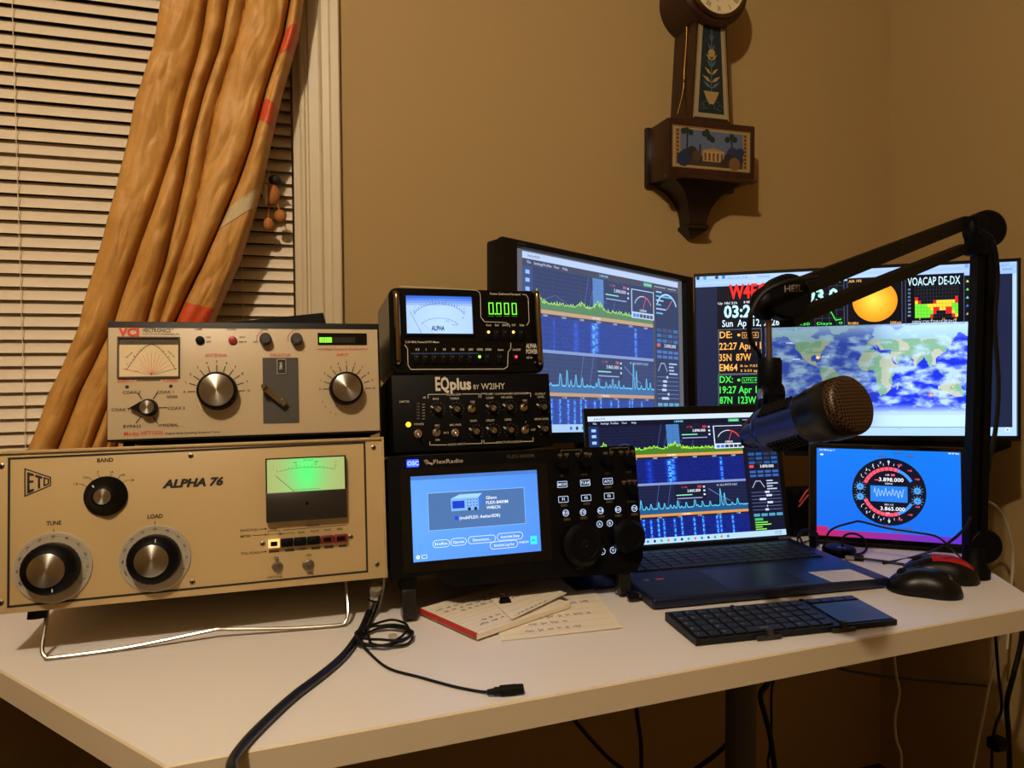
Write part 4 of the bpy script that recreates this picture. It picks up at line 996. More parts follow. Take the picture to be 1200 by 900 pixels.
for i, x in enumerate(B9+[671, 751]):
    a = FM.uv(*z3(x-17, 408), .003); b = FM.uv(*z3(x+17, 456), .003)
    o = MB().rbox(a[0], b[0], -.003, 0, b[1], a[1], .0006).build('range_button', BLK, pm)
    c_ = FM.uv(*z3(x, 420), .004)
    lm = mat('green_led', (120, 255, 60), .3, emit=(110, 255, 50), es=5) if i == 7 else (mat('red_led', (255, 60, 60), .3, emit=(255, 40, 50), es=5) if i == 10 else mat('unlit_led', (70, 70, 66), .3))
    MB().ball((c_[0], -.0032, c_[1]), .0019 if i in (7, 10) else .0012, .001, .0019 if i in (7, 10) else .0012, 12, 8).build('indicator', lm, o)
for i, x in enumerate((612, 655, 697, 737, 779)):
    a = FM.uv(*z3(x-16, 286), .003); b = FM.uv(*z3(x+16, 336), .003)
    o = MB().rbox(a[0], b[0], -.003, 0, b[1], a[1], .0006).build('mode_button', BLK, pm)
    c_ = FM.uv(*z3(x, 296), .004)
    lm = mat('amber_led', (255, 190, 60), .3, emit=(255, 190, 80), es=4) if i in (0, 3) else mat('unlit_led')
    MB().ball((c_[0], -.0032, c_[1]), .0019 if i in (0, 3) else .0011, .001, .0019 if i in (0, 3) else .0011, 12, 8).build('indicator', lm, o)
# ------------------------------------------------------------------ screens: the radio program shown on monitor and laptop
def sdr(d, x0, z0, x1, z1, seed, wash=0.0, taskbar=True):
    rnd = random.Random(seed); w, h = x1-x0, z1-z0
    def wc(c): return tuple(v+(w_-v)*wash for v, w_ in zip(c, (128, 150, 200)))
    def P(u, v): return x0+w*u, z1-h*v
    def R(u0, v0, u1, v1, c, l=1): a, b = P(u0, v0), P(u1, v1); d.rect(a[0], b[1], b[0], a[1], wc(c), l)
    def Ln(pts, wd, c, l=3): d.line([P(*p) for p in pts], wd*h, wc(c), l)
    def T(t, u, v, hh, c, wd=None, l=4, **k): p = P(u, v); d.text(t, p[0], p[1], hh*h, wc(c), w=None if wd is None else wd*w, layer=l, **k)
    R(0, 0, 1, 1, (10, 14, 34), 0)
    R(0, 0, 1, .038, (196, 214, 240)); T('AetherSDR', .06, .02, .014, (60, 70, 100))
    for i, t in enumerate(('File', 'Settings', 'Profiles', 'View', 'Help')): T(t, .035+.05*i, .056, .015, (190, 205, 235))
    T('3.898.000', .47, .056, .014, (120, 220, 250)); R(.74, .045, .80, .07, (50, 170, 90)); T('Connected', .77, .057, .011, (230, 255, 235)); Ln([(.82, .058), (.90, .058)], .004, (190, 200, 230)); Ln([(.92, .058), (.98, .058)], .004, (190, 200, 230))
    R(0, .078, .052, .955, (22, 44, 92)); 
    for v in (.10, .145, .195, .245): R(.016, v, .038, v+.022, (150, 190, 240), 2)
    # upper panadapter
    U0, U1 = .055, .805
    R(U0, .078, U1, .31, (15, 21, 50))
    for i in range(9): Ln([(U0, .10+.024*i), (U1, .10+.024*i)], .0018, (36, 46, 94), 2)
    for i in range(14): Ln([(U0+.054*i, .08), (U0+.054*i, .31)], .0016, (28, 36, 76), 2)
    R(.40, .078, .468, .31, (64, 116, 178), 2)
    for a, b in ((.34, .36), (.37, .40), (.52, .55)): Ln([(a, .31), (b+.015, .08)], .004, (62, 78, 140), 2)
    Ln([(U0, .28), (.18, .22), (.3, .29), (.42, .27), (.52, .17)], .003, (56, 96, 150), 2)
    n = 260; pv = []
    for i in range(n+1):
        u = U0+(U1-U0)*i/n; b = .275+.012*max(0, u-.4)
        for c, s, a in ((.075, .02, .07), (.33, .03, .025), (.435, .035, .055)): b -= a*math.exp(-((u-c)/s)**2)*(.35+.65*rnd.random())
        pv.append((u, b-.022*rnd.random()**2))
    for (ua, va), (ub, vb) in zip(pv, pv[1:]):
        d.poly([P(ua, .31), P(ub, .31), P(ub, vb), P(ua, va)], wc((66, 116, 40)), 3)
    Ln(pv, .0045, (170, 240, 60), 4)
    R(U0, .31, U1, .332, (210, 150, 84), 2); T('3.865 MHz', .42, .321, .012, (250, 245, 235))
    R(U0, .332, U1, .352, (24, 28, 60), 2)
    for i in range(7): T('3.8%d0' % (i+2), .12+.105*i, .342, .012, (200, 210, 235))
    def wf(sig, dens):
        NX, NZ = 190, 48
        col = [sum(a*math.exp(-((i/NX-c)/s)**2) for c, s, a in sig) for i in range(NX)]
        def f(i, j):
            v = .05+.16*rnd.random()+(.07 if j % 7 == 0 else 0)+col[i]*(rnd.random()**.6)*(1 if (j//4+i//9) % 3 else .6)+(dens*rnd.random() if rnd.random() < .25 else 0)
            v = min(1, v)
            if v < .5: return wc((8+24*v, 12+110*v, 62+310*v))
            return wc((20+200*(v-.5), 67+370*(v-.5), 217+70*(v-.5)))
        return NX, NZ, f
    a, b = P(U0, .352), P(U1, .535); NX, NZ, f = wf(((.46, .02, .85), (.49, .015, .6), (.32, .02, .4), (.15, .004, .5), (.02, .03, .6), (.83, .012, .8)), .10)
    d.cells(a[0], b[1], b[0], a[1], NX, NZ, f, 2)
    R(U0, .535, U1, .553, (120, 140, 190), 2)
    # lower panadapter
    R(U0, .553, U1, .775, (20, 28, 60))
    for i in range(8): Ln([(U0, .57+.025*i), (U1, .57+.025*i)], .0018, (38, 50, 98), 2)
    for a_ in (.34, .40, .46): Ln([(a_-.03, .775), (a_, .555)], .004, (70, 90, 150), 2)
    Ln([(.60, .60), (.66, .66), (.71, .70)], .006, (92, 108, 160), 2)
    pk = [(.08+.03*i+.012*rnd.random(), .05*rnd.random()**1.5) for i in range(24)]+[(.07, .02), (.13, .03), (.20, .06), (.24, .07), (.29, .04), (.33, .05), (.43, .06), (.52, .08), (.56, .04), (.66, .13), (.68, .08), (.75, .05)]
    pv = []
    for i in range(n*2+1):
        u = U0+(U1-U0)*i/(2*n); v = .738-.006*rnd.random()-sum(a*math.exp(-((u-c)/.0042)**2) for c, a in pk); pv.append((u, v))
    for (ua, va), (ub, vb) in zip(pv, pv[1:]): d.poly([P(ua, .775), P(ub, .775), P(ub, vb), P(ua, va)], wc((30, 82, 130)), 3)
    Ln(pv, .005, (90, 200, 235), 4)
    R(U0, .775, U1, .795, (206, 140, 70), 2); T('7.185 MHz', .47, .785, .012, (250, 245, 235))
    R(U0, .795, U1, .812, (24, 28, 60), 2)
    for i in range(7): T('7.1%d0' % (i+2), .12+.105*i, .803, .011, (200, 210, 235))
    a, b = P(U0, .812), P(U1, .955 if taskbar else 1); NX, NZ, f = wf([(c/ .8-.06, .008, .9) for c in (.10, .15, .20, .25, .29, .33, .36, .42, .46, .53, .58, .66, .68, .75)], .22)
    d.cells(a[0], b[1], b[0], a[1], NX, NZ, f, 2)
    # slice flags, meter
    for v, t in ((.085, '3.898.000'), (.56, '3.865.000')):
        uo = .475 if v < .3 else .42
        R(uo, v, uo+.165, v+.12, (16, 22, 46), 5); T('A  LSB', uo+.05, v+.018, .012, (210, 80, 76), l=6); R(uo+.12, v+.01, uo+.142, v+.028, (190, 50, 60), 6)
        T(t, uo+.10, v+.048, .02, (235, 240, 250), l=6); R(uo+.005, v+.075, uo+.09, v+.083, (120, 220, 180), 6); Ln([(uo+.01, v+.105), (uo+.14, v+.105)], .007, (150, 160, 200), 6)
        for j in range(3): R(uo+.15, v+.015+.03*j, uo+.16, v+.028+.03*j, (210, 220, 245), 6)
    T('41 ALS SPOTS AGC', .70, .575, .015, (180, 190, 215), l=5)
    R(.652, .10, .812, .285, (210, 224, 240), 5); R(.657, .105, .807, .245, (20, 26, 48), 6)
    c = P(.732, .225)
    d.arc(c[0], c[1], w*.062, 25, 155, .006*h, wc((200, 210, 225)), 7, 20, rz=h*.085); d.arc(c[0], c[1], w*.062, 25, 80, .009*h, wc((225, 60, 70)), 8, 12, rz=h*.085)
    d.line([c, (c[0]+w*.02, c[1]+h*.075)], .004*h, wc((235, 90, 90)), 8); T('3.898.00', .732, .232, .014, (240, 245, 255), l=8)
    for i in range(6): R(.662+.024*i, .255, .682+.024*i, .278, (60, 120, 200) if i < 2 else (44, 50, 70), 6)
    # right-hand control strip
    R(.822, .078, 1, .955 if taskbar else 1, (13, 18, 40)); 
    c = P(.91, .20)
    if wash: d.arc(c[0], c[1], w*.075, 20, 160, .012*h, wc((150, 220, 240)), 3, 20, rz=h*.10); d.line([c, (c[0]+w*.05, c[1]+h*.08)], .005*h, wc((235, 90, 90)), 4)
    for j in range(6): R(.83, .085+.028*j, .83+.02+.1*rnd.random(), .095+.028*j, (90, 180, 220) if j % 2 else (170, 190, 220), 2)
    for r in range(3):
        for q in range(4): R(.832+.042*q, .33+.035*r, .866+.042*q, .352+.035*r, (30, 84, 150) if rnd.random() < .6 else (40, 48, 80), 2)
    R(.832, .43, .856, .452, (230, 70, 60), 3); T('3.898.000', .93, .442, .022, (235, 240, 250)); 
    for r in range(2):
        for q in range(4): R(.832+.042*q, .475+.032*r, .866+.042*q, .495+.032*r, (50, 90, 160), 2)
    Ln([(.84, .61), (.86, .56), (.885, .56), (.905, .61)], .006, (170, 180, 215)); 
    for j in range(4): R(.92, .555+.022*j, .92+.03+.04*rnd.random(), .565+.022*j, (180, 190, 220), 2)
    for j in range(6): Ln([(.83, .65+.028*j), (.99, .65+.028*j)], .004, (92, 104, 150)); R(.86+.1*rnd.random(), .642+.028*j, .875+.1*rnd.random()*.2+.02, .658+.028*j, (200, 210, 235), 4)
    for q in range(4): R(.832+.042*q, .82, .866+.042*q, .842, (70, 150, 180), 2)
    R(.835, .855, .88, .875, (60, 180, 110), 3)
    for j in range(4): R(.835, .885+.018*j, .87+.1*rnd.random(), .893+.018*j, (130, 230, 80), 3)
    if taskbar:
        R(0, .955, 1, 1, (170, 205, 235), 6); T('Search', .13, .978, .014, (60, 80, 110), l=7)
        for i in range(13): p = P(.26+.035*i, .978); d.disc(p[0], p[1], .011*h, [(40, 110, 200), (30, 40, 60), (50, 160, 120), (200, 120, 60)][i % 4], 7, 8)
        T('10:27 PM', .955, .972, .012, (40, 60, 90), l=7); T('4/11/2026', .955, .988, .01, (40, 60, 90), l=7)

MONB = mat('monitor_black', (6, 6, 7), .45, spec=.3)
# ------------------------------------------------------------------ left monitor
FL = Fr(at(589, 277, 1, 1.17), 23.5, 4, 3.4)
lm = FL.root('computer_monitor', 'black monitor showing radio spectrum, behind the power meter and laptop', 'monitor')
LW = FL.uv(812, 325)[0]; LH = .352
q = MB(); b_ = .020; x0 = .026
ax0, az1 = FL.uv(606, 288); ax1, _ = FL.uv(804, 332); az0 = -LH+.019
q.rbox(0, LW, .012, .045, -LH, 0, .004); cs = q.build('housing', MONB, lm)
q = MB(); q.box(0, ax0, 0, .012, -LH, 0); q.box(ax1, LW, 0, .012, -LH, 0); q.box(ax0, ax1, 0, .012, az1, 0); q.box(ax0, ax1, 0, .012, -LH, az0)
bz = q.build('bezel', MONB, lm, 0)
d = Print(FL); d.rect(ax0, az0, ax1, az1, (92, 92, 98))
px0, pz1 = FL.uv(617, 291); px1, _ = FL.uv(799.5, 331)
sdr(d, px0, az0, px1, az1-.003, 3, .34, True)
d.build('screen', SCR, cs, -.0117)
d = Print(FL); d.ptext('HANNspree', 606.5, 284.8, 617, 287, 1.8, (80, 78, 74)); d.build('lettering', INK, bz, .0003)
yc = LW*.5
MB().rbox(yc-.03, yc+.03, .045, .06, -LH*.72, -LH*.4, .003).build('neck_mount', MONB, lm)
pb = FL.pt(yc, .075, -LH*.6); inv = (Matrix.Translation(FL.o) @ FL.R.to_4x4()).inverted()
foot = Vector((pb.x, pb.y+.01, DZ))
def wl(p): return inv @ Vector(p)
MB().tube([wl(pb+Vector((0, 0, .03))), wl(foot+Vector((0, 0, .01)))], .016, 12).build('stand_neck', MONB, lm)
n_ = 24; q = MB(); q.add([wl(foot+Vector((.11*math.cos(2*math.pi*i/n_), .07*math.sin(2*math.pi*i/n_), z))) for z in (.001, .013) for i in range(n_)], [tuple(range(n_)), tuple(range(n_, 2*n_))]+[(i, (i+1) % n_, (i+1) % n_+n_, i+n_) for i in range(n_)])
q.build('stand_base', MONB, lm, 30)

# ------------------------------------------------------------------ right monitor with world map
FRm = Fr(at(813, 321, 1, 1.305), -31, 0, -1.1)
rm = FRm.root('computer_monitor', 'black monitor showing a world map and clock, behind the microphone arm', 'monitor')
RW = FRm.uv(1196.5, 303)[0]; RH = -FRm.uv(1194, 517)[1]
q = MB(); q.rbox(0, RW, .006, .034, -RH, 0, .003); cs = q.build('housing', MONB, rm)
rx0, rz1 = FRm.uv(815, 324.3); rx1, _ = FRm.uv(1193, 306); rz0 = FRm.uv(1193.5, 511)[1]
q = MB(); q.box(0, rx0, 0, .006, -RH, 0); q.box(rx1, RW, 0, .006, -RH, 0); q.box(rx0, rx1, 0, .006, rz1, 0); q.box(rx0, rx1, 0, .006, -RH, rz0); q.build('bezel', MONB, rm, 0)
# lower back edge seen behind the frame at the right
MB().add([(RW*.25, .034, -RH+.04), (RW-.001, .034, -RH+.04), (RW-.003, .034, -RH-.016), (RW-.05, .036, -RH-.036), (RW*.3, .036, -RH-.036), (RW*.25, .06, -RH+.04), (RW-.01, .06, -RH+.04), (RW-.012, .06, -RH-.012), (RW-.06, .06, -RH-.03), (RW*.3, .06, -RH-.03)],
         [(0, 1, 2, 3, 4), (9, 8, 7, 6, 5), (0, 5, 6, 1), (1, 6, 7, 2), (2, 7, 8, 3), (3, 8, 9, 4), (4, 9, 5, 0)]).build('back_cover', MONB, rm, 0)
d = Print(FRm)
d.rect(rx0, rz0, rx1, rz1, (176, 206, 246))
d.cells(rx0, FRm.uv(830, 336)[1], rx1, rz1, 16, 4, lambda i, j: (178-16*abs(i-6)/8-10*(j % 2), 206-12*abs(i-6)/8-8*(j % 2), 246), 1)
NAVY = (26, 34, 62); BK = (12, 14, 26)
def M(px, py): return FRm.uv(px, py)
yt = FRm.uv(830, 336)[1]; ybt = FRm.uv(1160, 501)[1]
xr = FRm.uv(1188, 400)[0]; xm0 = FRm.uv(841, 400)[0]; xm1 = FRm.uv(1137, 400)[0]; xs0 = FRm.uv(1155, 400)[0]
d.rect(rx0, ybt, xm0, yt, NAVY, 2); d.rect(xm0, ybt, xm1, yt, BK, 2); d.rect(xm1, ybt, xs0+.02, yt, NAVY, 2); d.rect(xs0, ybt, xr, yt, NAVY, 2)
d.rect(rx0, rz0, rx1, ybt, (170, 206, 248), 2)
for i, x in enumerate((818, 826, 840, 848)):
    p = M(x, 326-.045*(x-815)); d.disc(p[0], p[1], .0036, [(40, 60, 110), (60, 150, 210), (50, 70, 120), (50, 120, 200)][i], 4, 12)
d.ptext('HamClock - 4.20', 853, 325.2, 876, 324, 2.6, (110, 140, 190)); d.ptext('Terminal', 887, 323.5, 902, 322.8, 2.6, (110, 140, 190))
p = M(1134, 311); d.disc(p[0], p[1], .004, (120, 160, 215), 4, 12); d.ptext('22:27', 1174, 309.8, 1184, 309.4, 2.8, (90, 120, 170)); p = M(1184, 315); d.rect(p[0]-.012, p[1]-.002, p[0]+.006, p[1]+.002, (120, 160, 220), 4)
d.ptext('W4ECN', 854.5, 342.5, 911, 338.6, 16, (250, 44, 40), bold=.03, layer=4)
d.ptext('Up 18d 21h', 841.5, 355.6, 864, 354.4, 2.6, (225, 230, 240), layer=4); d.ptext('HEPP', 872, 354, 888, 353.2, 2.6, (225, 230, 240), layer=4)
d.ptext('03:27', 848.5, 365.6, 890, 363.6, 13.6, (190, 245, 255), bold=.03, layer=4); d.ptext('49', 894, 362.8, 903, 362.4, 7, (190, 245, 255), layer=4)
d.ptext('Sun  Apr 12, 2026', 846.5, 379.2, 913.5, 376.8, 7.8, (215, 245, 255), layer=4)
OR = (250, 180, 84); GR = (70, 240, 80)
for y0_, y1_, c_, L5 in ((386.5, 437.5, OR, (('DE:', 843.5, 858, 392.5, 7.6), ('22:27 Apr 11', 843, 892, 405.6, 8), ('35N  87W', 843, 880.5, 419, 8), ('EM64', 843.5, 864.5, 431, 8))), (439.5, 478, GR, (('DX:', 843.5, 859, 445, 7.6), ('19:27 Apr 11', 843.5, 892, 457, 8), ('87N  123W', 843.5, 886.5, 469.3, 8)))):
    a, b = M(842, y0_), M(893, y1_); d.frame(a[0], b[1], b[0], a[1], .0008, (120, 130, 150), 3)
    for t, xa, xb, y, h in L5: d.ptext(t, xa, y, xb, y-.5, h, c_, layer=4, bold=.012)
    p = M(866, y0_+6); d.disc(p[0], p[1], .003, c_, 4, 12); a, b = M(870, y0_+3.2), M(889, y0_+9); d.frame(a[0], b[1], b[0], a[1], .0008, c_, 4); d.ptext('UTC-5' if c_ == OR else 'UTC-9', 872, y0_+6.2, 887, y0_+5.9, 3.4, c_, layer=4)
d.ptext('R in 7:53', 868, 429, 888, 428.4, 2.6, OR, layer=4); d.ptext('S 3:53 ag', 868, 434.6, 888, 434, 2.6, OR, layer=4)
# panels along the top of the map
a, b = M(938, 327), M(990, 381.5); d.rect(a[0], b[1], b[0], a[1], (8, 10, 20), 3); d.frame(a[0], b[1], b[0], a[1], .0008, (80, 96, 130), 5)
for i in range(6): x = a[0]+(b[0]-a[0])*i/6; d.line([(x, a[1]), (x, b[1])], .0005, (70, 80, 100), 4); z = a[1]+(b[1]-a[1])*i/6; d.line([(a[0], z), (b[0], z)], .0005, (70, 80, 100), 4)
d.ptext('93.0', 945, 347.5, 983, 345.3, 15, (190, 245, 255), bold=.03, layer=6)
d.pline([(940, 352), (950, 346), (958, 338), (962, 346), (966, 356), (972, 362), (976, 368), (980, 375), (986, 374)], 1.2, (60, 220, 70), 6)
d.ptext('Solar Flux', 942, 330.5, 986, 328.8, 3.4, GR, layer=6); d.ptext('-30   Days   0', 938, 379.6, 988, 378.4, 3, GR, layer=6)
a, b = M(993.5, 326), M(1058, 380); d.rect(a[0], b[1], b[0], a[1], (6, 8, 16), 3); d.frame(a[0], b[1], b[0], a[1], .0008, (80, 96, 130), 5)
c_ = M(1026, 352.6); rr_ = .0405
for k_ in range(14):
    f_ = 1-k_/14; d.disc(c_[0]-.003*(1-f_), c_[1]+.002*(1-f_), rr_*f_, (255, 150+int(78*(1-f_)), 30+int(52*(1-f_))), 4+k_*.15, 40)
d.ptext('AIA 193', 995, 329.5, 1010, 328.8, 3, OR, layer=8); d.ptext('R18N:', 995, 379, 1007, 378.5, 3, OR, layer=8); d.ptext('500Km/s', 1044, 378, 1057, 377.6, 3, OR, layer=8)
a, b = M(1062, 322.5), M(1131, 378.5); d.rect(a[0], b[1], b[0], a[1], (6, 8, 16), 3); d.frame(a[0], b[1], b[0], a[1], .0008, (80, 96, 130), 5)
d.ptext('VOACAP DE-DX', 1064.5, 330.2, 1126.5, 327.4, 9.4, (200, 240, 255), layer=6)
ga, gb = M(1073, 336), M(1124, 371); NXc, NZc = 14, 9
VO = ['..............', '..............', '..............', 'R............R', 'YR....RYYYYYYR', 'GGGGYYYYYYYYGG', 'GGGGGYRRYYRRGG', 'GGGGGGR...RRYG', 'GGGGGR......RY']
cm = {'.': (10, 12, 20), 'R': (220, 30, 36), 'Y': (235, 210, 50), 'G': (110, 225, 50)}
d.cells(ga[0], gb[1], gb[0], ga[1], NXc, NZc, lambda i, j: cm[VO[j][i]], 5)
for i in range(15): x = ga[0]+(gb[0]-ga[0])*i/14; d.line([(x, ga[1]), (x, gb[1])], .0003, (60, 70, 84), 6)
for j in range(10): z = ga[1]+(gb[1]-ga[1])*j/9; d.line([(ga[0], z), (gb[0], z)], .0003, (60, 70, 84), 6)
for j, t in enumerate(('10', '12', '15', '17', '20', '30', '40', '80')): p = M(1066.5, 339+4.4*j); d.text(t, p[0], p[1], .0036, (150, 180, 230), layer=6)
for j, t in enumerate(('0', '6', '12', '18')): p = M(1079+14*j, 373.6); d.text(t, p[0], p[1], .0034, OR, layer=6)
d.ptext('100W,CW,TOA>3,SP,S=12', 1070, 377, 1122, 376, 2.8, (200, 210, 230), layer=6)
for j, c3 in enumerate(((220, 230, 80), (120, 230, 90), (90, 230, 190), (60, 120, 220), (190, 160, 140))): p = M(1135, 329+9.6*j); d.poly([(p[0]-.0026, p[1]-.002), (p[0]+.0026, p[1]-.002), (p[0], p[1]+.0026)], c3, 6)
# world map
LAND = [[(-168, 66), (-156, 71), (-125, 70), (-95, 72), (-82, 68), (-95, 60), (-82, 53), (-78, 60), (-65, 58), (-56, 52), (-66, 45), (-75, 38), (-81, 30), (-82, 26), (-90, 30), (-97, 27), (-97, 20), (-90, 21), (-87, 16), (-83, 9), (-78, 8), (-92, 14), (-105, 20), (-112, 28), (-117, 33), (-124, 42), (-124, 49), (-135, 58), (-150, 60), (-163, 57)],
        [(-78, 8), (-72, 12), (-60, 9), (-50, 1), (-35, -6), (-40, -20), (-48, -26), (-58, -36), (-66, -45), (-72, -53), (-74, -42), (-71, -20), (-80, -5)],
        [(-17, 15), (-16, 24), (-6, 35), (10, 37), (20, 32), (33, 31), (43, 12), (51, 12), (40, -5), (40, -16), (33, -27), (20, -35), (12, -18), (9, 3), (-8, 5)],
        [(-9, 37), (-9, 43), (-1, 44), (-4, 48), (8, 54), (12, 56), (5, 60), (14, 67), (26, 71), (42, 67), (60, 69), (80, 73), (105, 77), (140, 73), (178, 69), (178, 63), (160, 60), (156, 52), (142, 58), (135, 46), (127, 38), (121, 39), (122, 30), (110, 20), (107, 11), (100, 13), (104, 2), (98, 9), (94, 17), (88, 22), (80, 14), (77, 8), (72, 20), (66, 25), (56, 27), (59, 22), (45, 13), (39, 22), (34, 29), (36, 36), (27, 37), (22, 37), (18, 41), (13, 45), (17, 39), (9, 44), (3, 43), (-1, 37)],
        [(114, -22), (122, -17), (131, -12), (137, -13), (140, -17), (143, -11), (153, -26), (150, -37), (140, -38), (130, -32), (116, -34)],
        [(-55, 60), (-22, 70), (-18, 80), (-60, 82), (-70, 77)], [(44, -25), (48, -14), (50, -16), (46, -26)], [(95, 5), (106, -6), (104, -3)], [(109, 1), (117, 7), (117, -4)], [(131, -1), (147, -6), (150, -10), (138, -8)], [(130, 32), (140, 36), (142, 43), (135, 34)], [(-6, 50), (1, 52), (-4, 58)]]
def inp(x, y, pl):
    c = False
    for (xa, ya), (xb, yb) in zip(pl, pl[1:]+pl[:1]):
        if (ya > y) != (yb > y) and x < (xb-xa)*(y-ya)/(yb-ya)+xa: c = not c
    return c
ma, mb = M(906, 384), M(1137, 500.5); xm0_ = M(897, 400)[0]
NX, NZ = 200, 104
def earth(i, j):
    lo = -174+334*(i+.5)/NX; la = 74-156*(j+.5)/NZ
    wx, wy = noise.noise(Vector((lo/14, la/14, .3)))*5, noise.noise(Vector((lo/14, la/14, 7.3)))*4
    land = la > -68 and any(inp(lo+wx, la+wy, p) for p in LAND)
    cl = noise.fractal(Vector((lo/26, la/11, 2.2)), .9, 2.1, 5)
    night = 1/(1+math.exp(-(lo-8-10*math.sin(la/40))/14))          # daylight side of the map picture
    if la < -64: c = (168, 206, 248)
    elif land:
        dry = noise.noise(Vector((lo/20, la/16, 9)))+(.35 if 10 < la < 32 and lo < 60 else 0)+(.4 if la < -15 and lo > 110 else 0)
        c = (200, 190, 140) if dry > .15 else (128, 170, 110)
        if la > 52: c = (160, 196, 200)
    else: c = (22, 40, 190)
    g = max(0, min(1, (cl+.30)*1.3)) if not land else max(.12, min(.85, (cl+.12)*1.1))
    g = max(g, min(1, (la-48)/26) if la > 48 else 0, min(1, (-la-46)/14) if la < -46 else 0)
    c = tuple(v+(t-v)*g*.9 for v, t in zip(c, (206, 228, 252)))
    k_ = .55+.45*night
    return (c[0]*k_*.92+20*(1-night)+6, c[1]*k_*.96+28*(1-night)+10, min(255, c[2]*(.60+.40*night)+26))
d.cells(xm0_, mb[1], mb[0], ma[1], NX, NZ, earth, 4)
for x, y, c3 in ((959, 419, OR), (1092, 463, (230, 80, 50))): p = M(x, y); d.disc(p[0], p[1], .0035, c3, 6, 14); d.disc(p[0], p[1], .0018, (240, 220, 180), 7, 10)
for x, y, t in ((926, 402, 'VY0ERC'), (934, 421, 'KH6RS'), (968, 418, '4U1UN')): p = M(x, y); d.text(t, p[0], p[1], .003, (225, 235, 250), layer=6); d.poly([(p[0]-.003, p[1]+.003), (p[0]+.003, p[1]+.003), (p[0], p[1]+.007)], (60, 110, 200), 6)
p = M(1118, 453); d.disc(p[0], p[1], .002, (230, 220, 60), 6, 10); p = M(933, 385.5); d.disc(p[0], p[1], .0018, (60, 220, 80), 6, 10); p = M(1069, 452); d.disc(p[0], p[1], .002, (240, 240, 240), 6, 10)
p = M(1182, 504); d.disc(p[0], p[1], .0045, (205, 226, 250), 5, 16); d.disc(p[0], p[1], .0016, (60, 90, 130), 6, 10); p = M(1055, 502.5); d.text('-----', p[0], p[1], .003, (60, 80, 110), layer=5)
d.build('screen', SCR, cs, -.0057)
pb = FRm.pt(RW*.5, .06, -RH*.6); invR = (Matrix.Translation(FRm.o) @ FRm.R.to_4x4()).inverted()
MB().rbox(RW*.5-.05, RW*.5+.05, .034, .06, -RH*.75, -RH*.4, .004).build('neck_mount', MONB, rm)
MB().tube([invR @ (pb+Vector((.01, .015, 0))), invR @ Vector((pb.x+.03, pb.y+.05, DZ+.01))], .015, 12).build('stand_neck', MONB, rm)
q = MB(); q.add([invR @ Vector((pb.x+.03+.10*math.cos(2*math.pi*i/n_), pb.y+.06+.06*math.sin(2*math.pi*i/n_), DZ+z)) for z in (.001, .012) for i in range(n_)], [tuple(range(n_)), tuple(range(n_, 2*n_))]+[(i, (i+1) % n_, (i+1) % n_+n_, i+n_) for i in range(n_)])
q.build('stand_base', MONB, rm, 30)
# ------------------------------------------------------------------ laptop
FB = Fr((.495, 1.122, DZ), -3.7)
lap = FB.root('laptop', 'open navy laptop with radio spectrum on screen, in front of the monitors', 'laptop')
LBW, LBD = .388, .247
NAVYM = mat('navy_laptop_metal', (24, 32, 58), .38, .35); NAVYD = mat('navy_keycap', (11, 13, 20), .5)
q = MB(); pts = []
q.rbox(0, LBW, -LBD, 0, .003, .017, .0035, 3); base_o = q.build('base', NAVYM, lap)
MB().rbox(.004, LBW-.004, -LBD+.004, -.004, .0008, .006, .002).build('underside', BLK, lap)
MB().box(.022, LBW-.022, -.128, -.026, .0168, .0172).build('keyboard_deck', mat('keyboard_black', (8, 9, 13), .5), lap, 0)
kw, kd = (LBW-.048)/15, .0165
kmesh = MB().rbox(-kw/2+.0011, kw/2-.0011, -kd/2+.001, kd/2-.001, 0, .0018, .0007, 1).mesh('key', NAVYD, 30)
wide = MB().rbox(-kw*2.5+.0011, kw*2.5-.0011, -kd/2+.001, kd/2-.001, 0, .0018, .0007, 1).mesh('space_key', NAVYD, 30)
for r in range(6):
    y = -.034-r*kd
    for c in range(15):
        if r == 5 and 3 <= c <= 7:
            if c == 5: link('space_key', wide, lap, (.024+kw*(c+.5), y, .0172))
            continue
        link('key', kmesh, lap, (.024+kw*(c+.5), y, .0172))
d = MB(); d.box(.125, .255, -LBD+.012, -.140, .0168, .01715); d.build('touchpad', mat('navy_touchpad', (20, 27, 50), .3, .3), lap, 0)
# stickers on the palm rest
PAP = mat('sticker_white', (206, 200, 196), .5)
def onbase(px, py): 
    p = at(px, py, 2, DZ+.0173); v = FB.R.transposed() @ (p-FB.o); return v.x, v.y
sp = [onbase(947, 670.5), onbase(996, 667), onbase(1025, 678.5), onbase(975, 682)]
q = MB(); q.prismz(sp[::-1], .0171, .01735); q.build('paper_sticker', PAP, lap, 0)
d = Print()
def flat_lines(p4, rows, col):
    a, b, c, e = [Vector(p) for p in p4]
    for i in range(rows):
        t = (i+.7)/(rows+.4); l = a.lerp(e, t); r = b.lerp(c, t); yield l.lerp(r, .06+.02*(i % 3)), l.lerp(r, .55+.12*((i*7) % 4))
q = MB()
for l, r in flat_lines(sp, 5, 0):
    dv = (r-l).normalized()*.0005; nv_ = Vector((-dv.y, dv.x)); q.add([(l.x-nv_.x, l.y-nv_.y, .01745), (r.x-nv_.x, r.y-nv_.y, .01745), (r.x+nv_.x, r.y+nv_.y, .01745), (l.x+nv_.x, l.y+nv_.y, .01745)], [(0, 1, 2, 3)])
q.build('sticker_print', mat('grey_ink', (120, 116, 116), .6), lap, 0)
p_ = onbase(773, 678.5); MB().box(p_[0]-.006, p_[0]+.007, p_[1]-.004, p_[1]+.004, .0171, .01725).build('badge', mat('red_sticker', (150, 40, 40), .5), lap, 0)
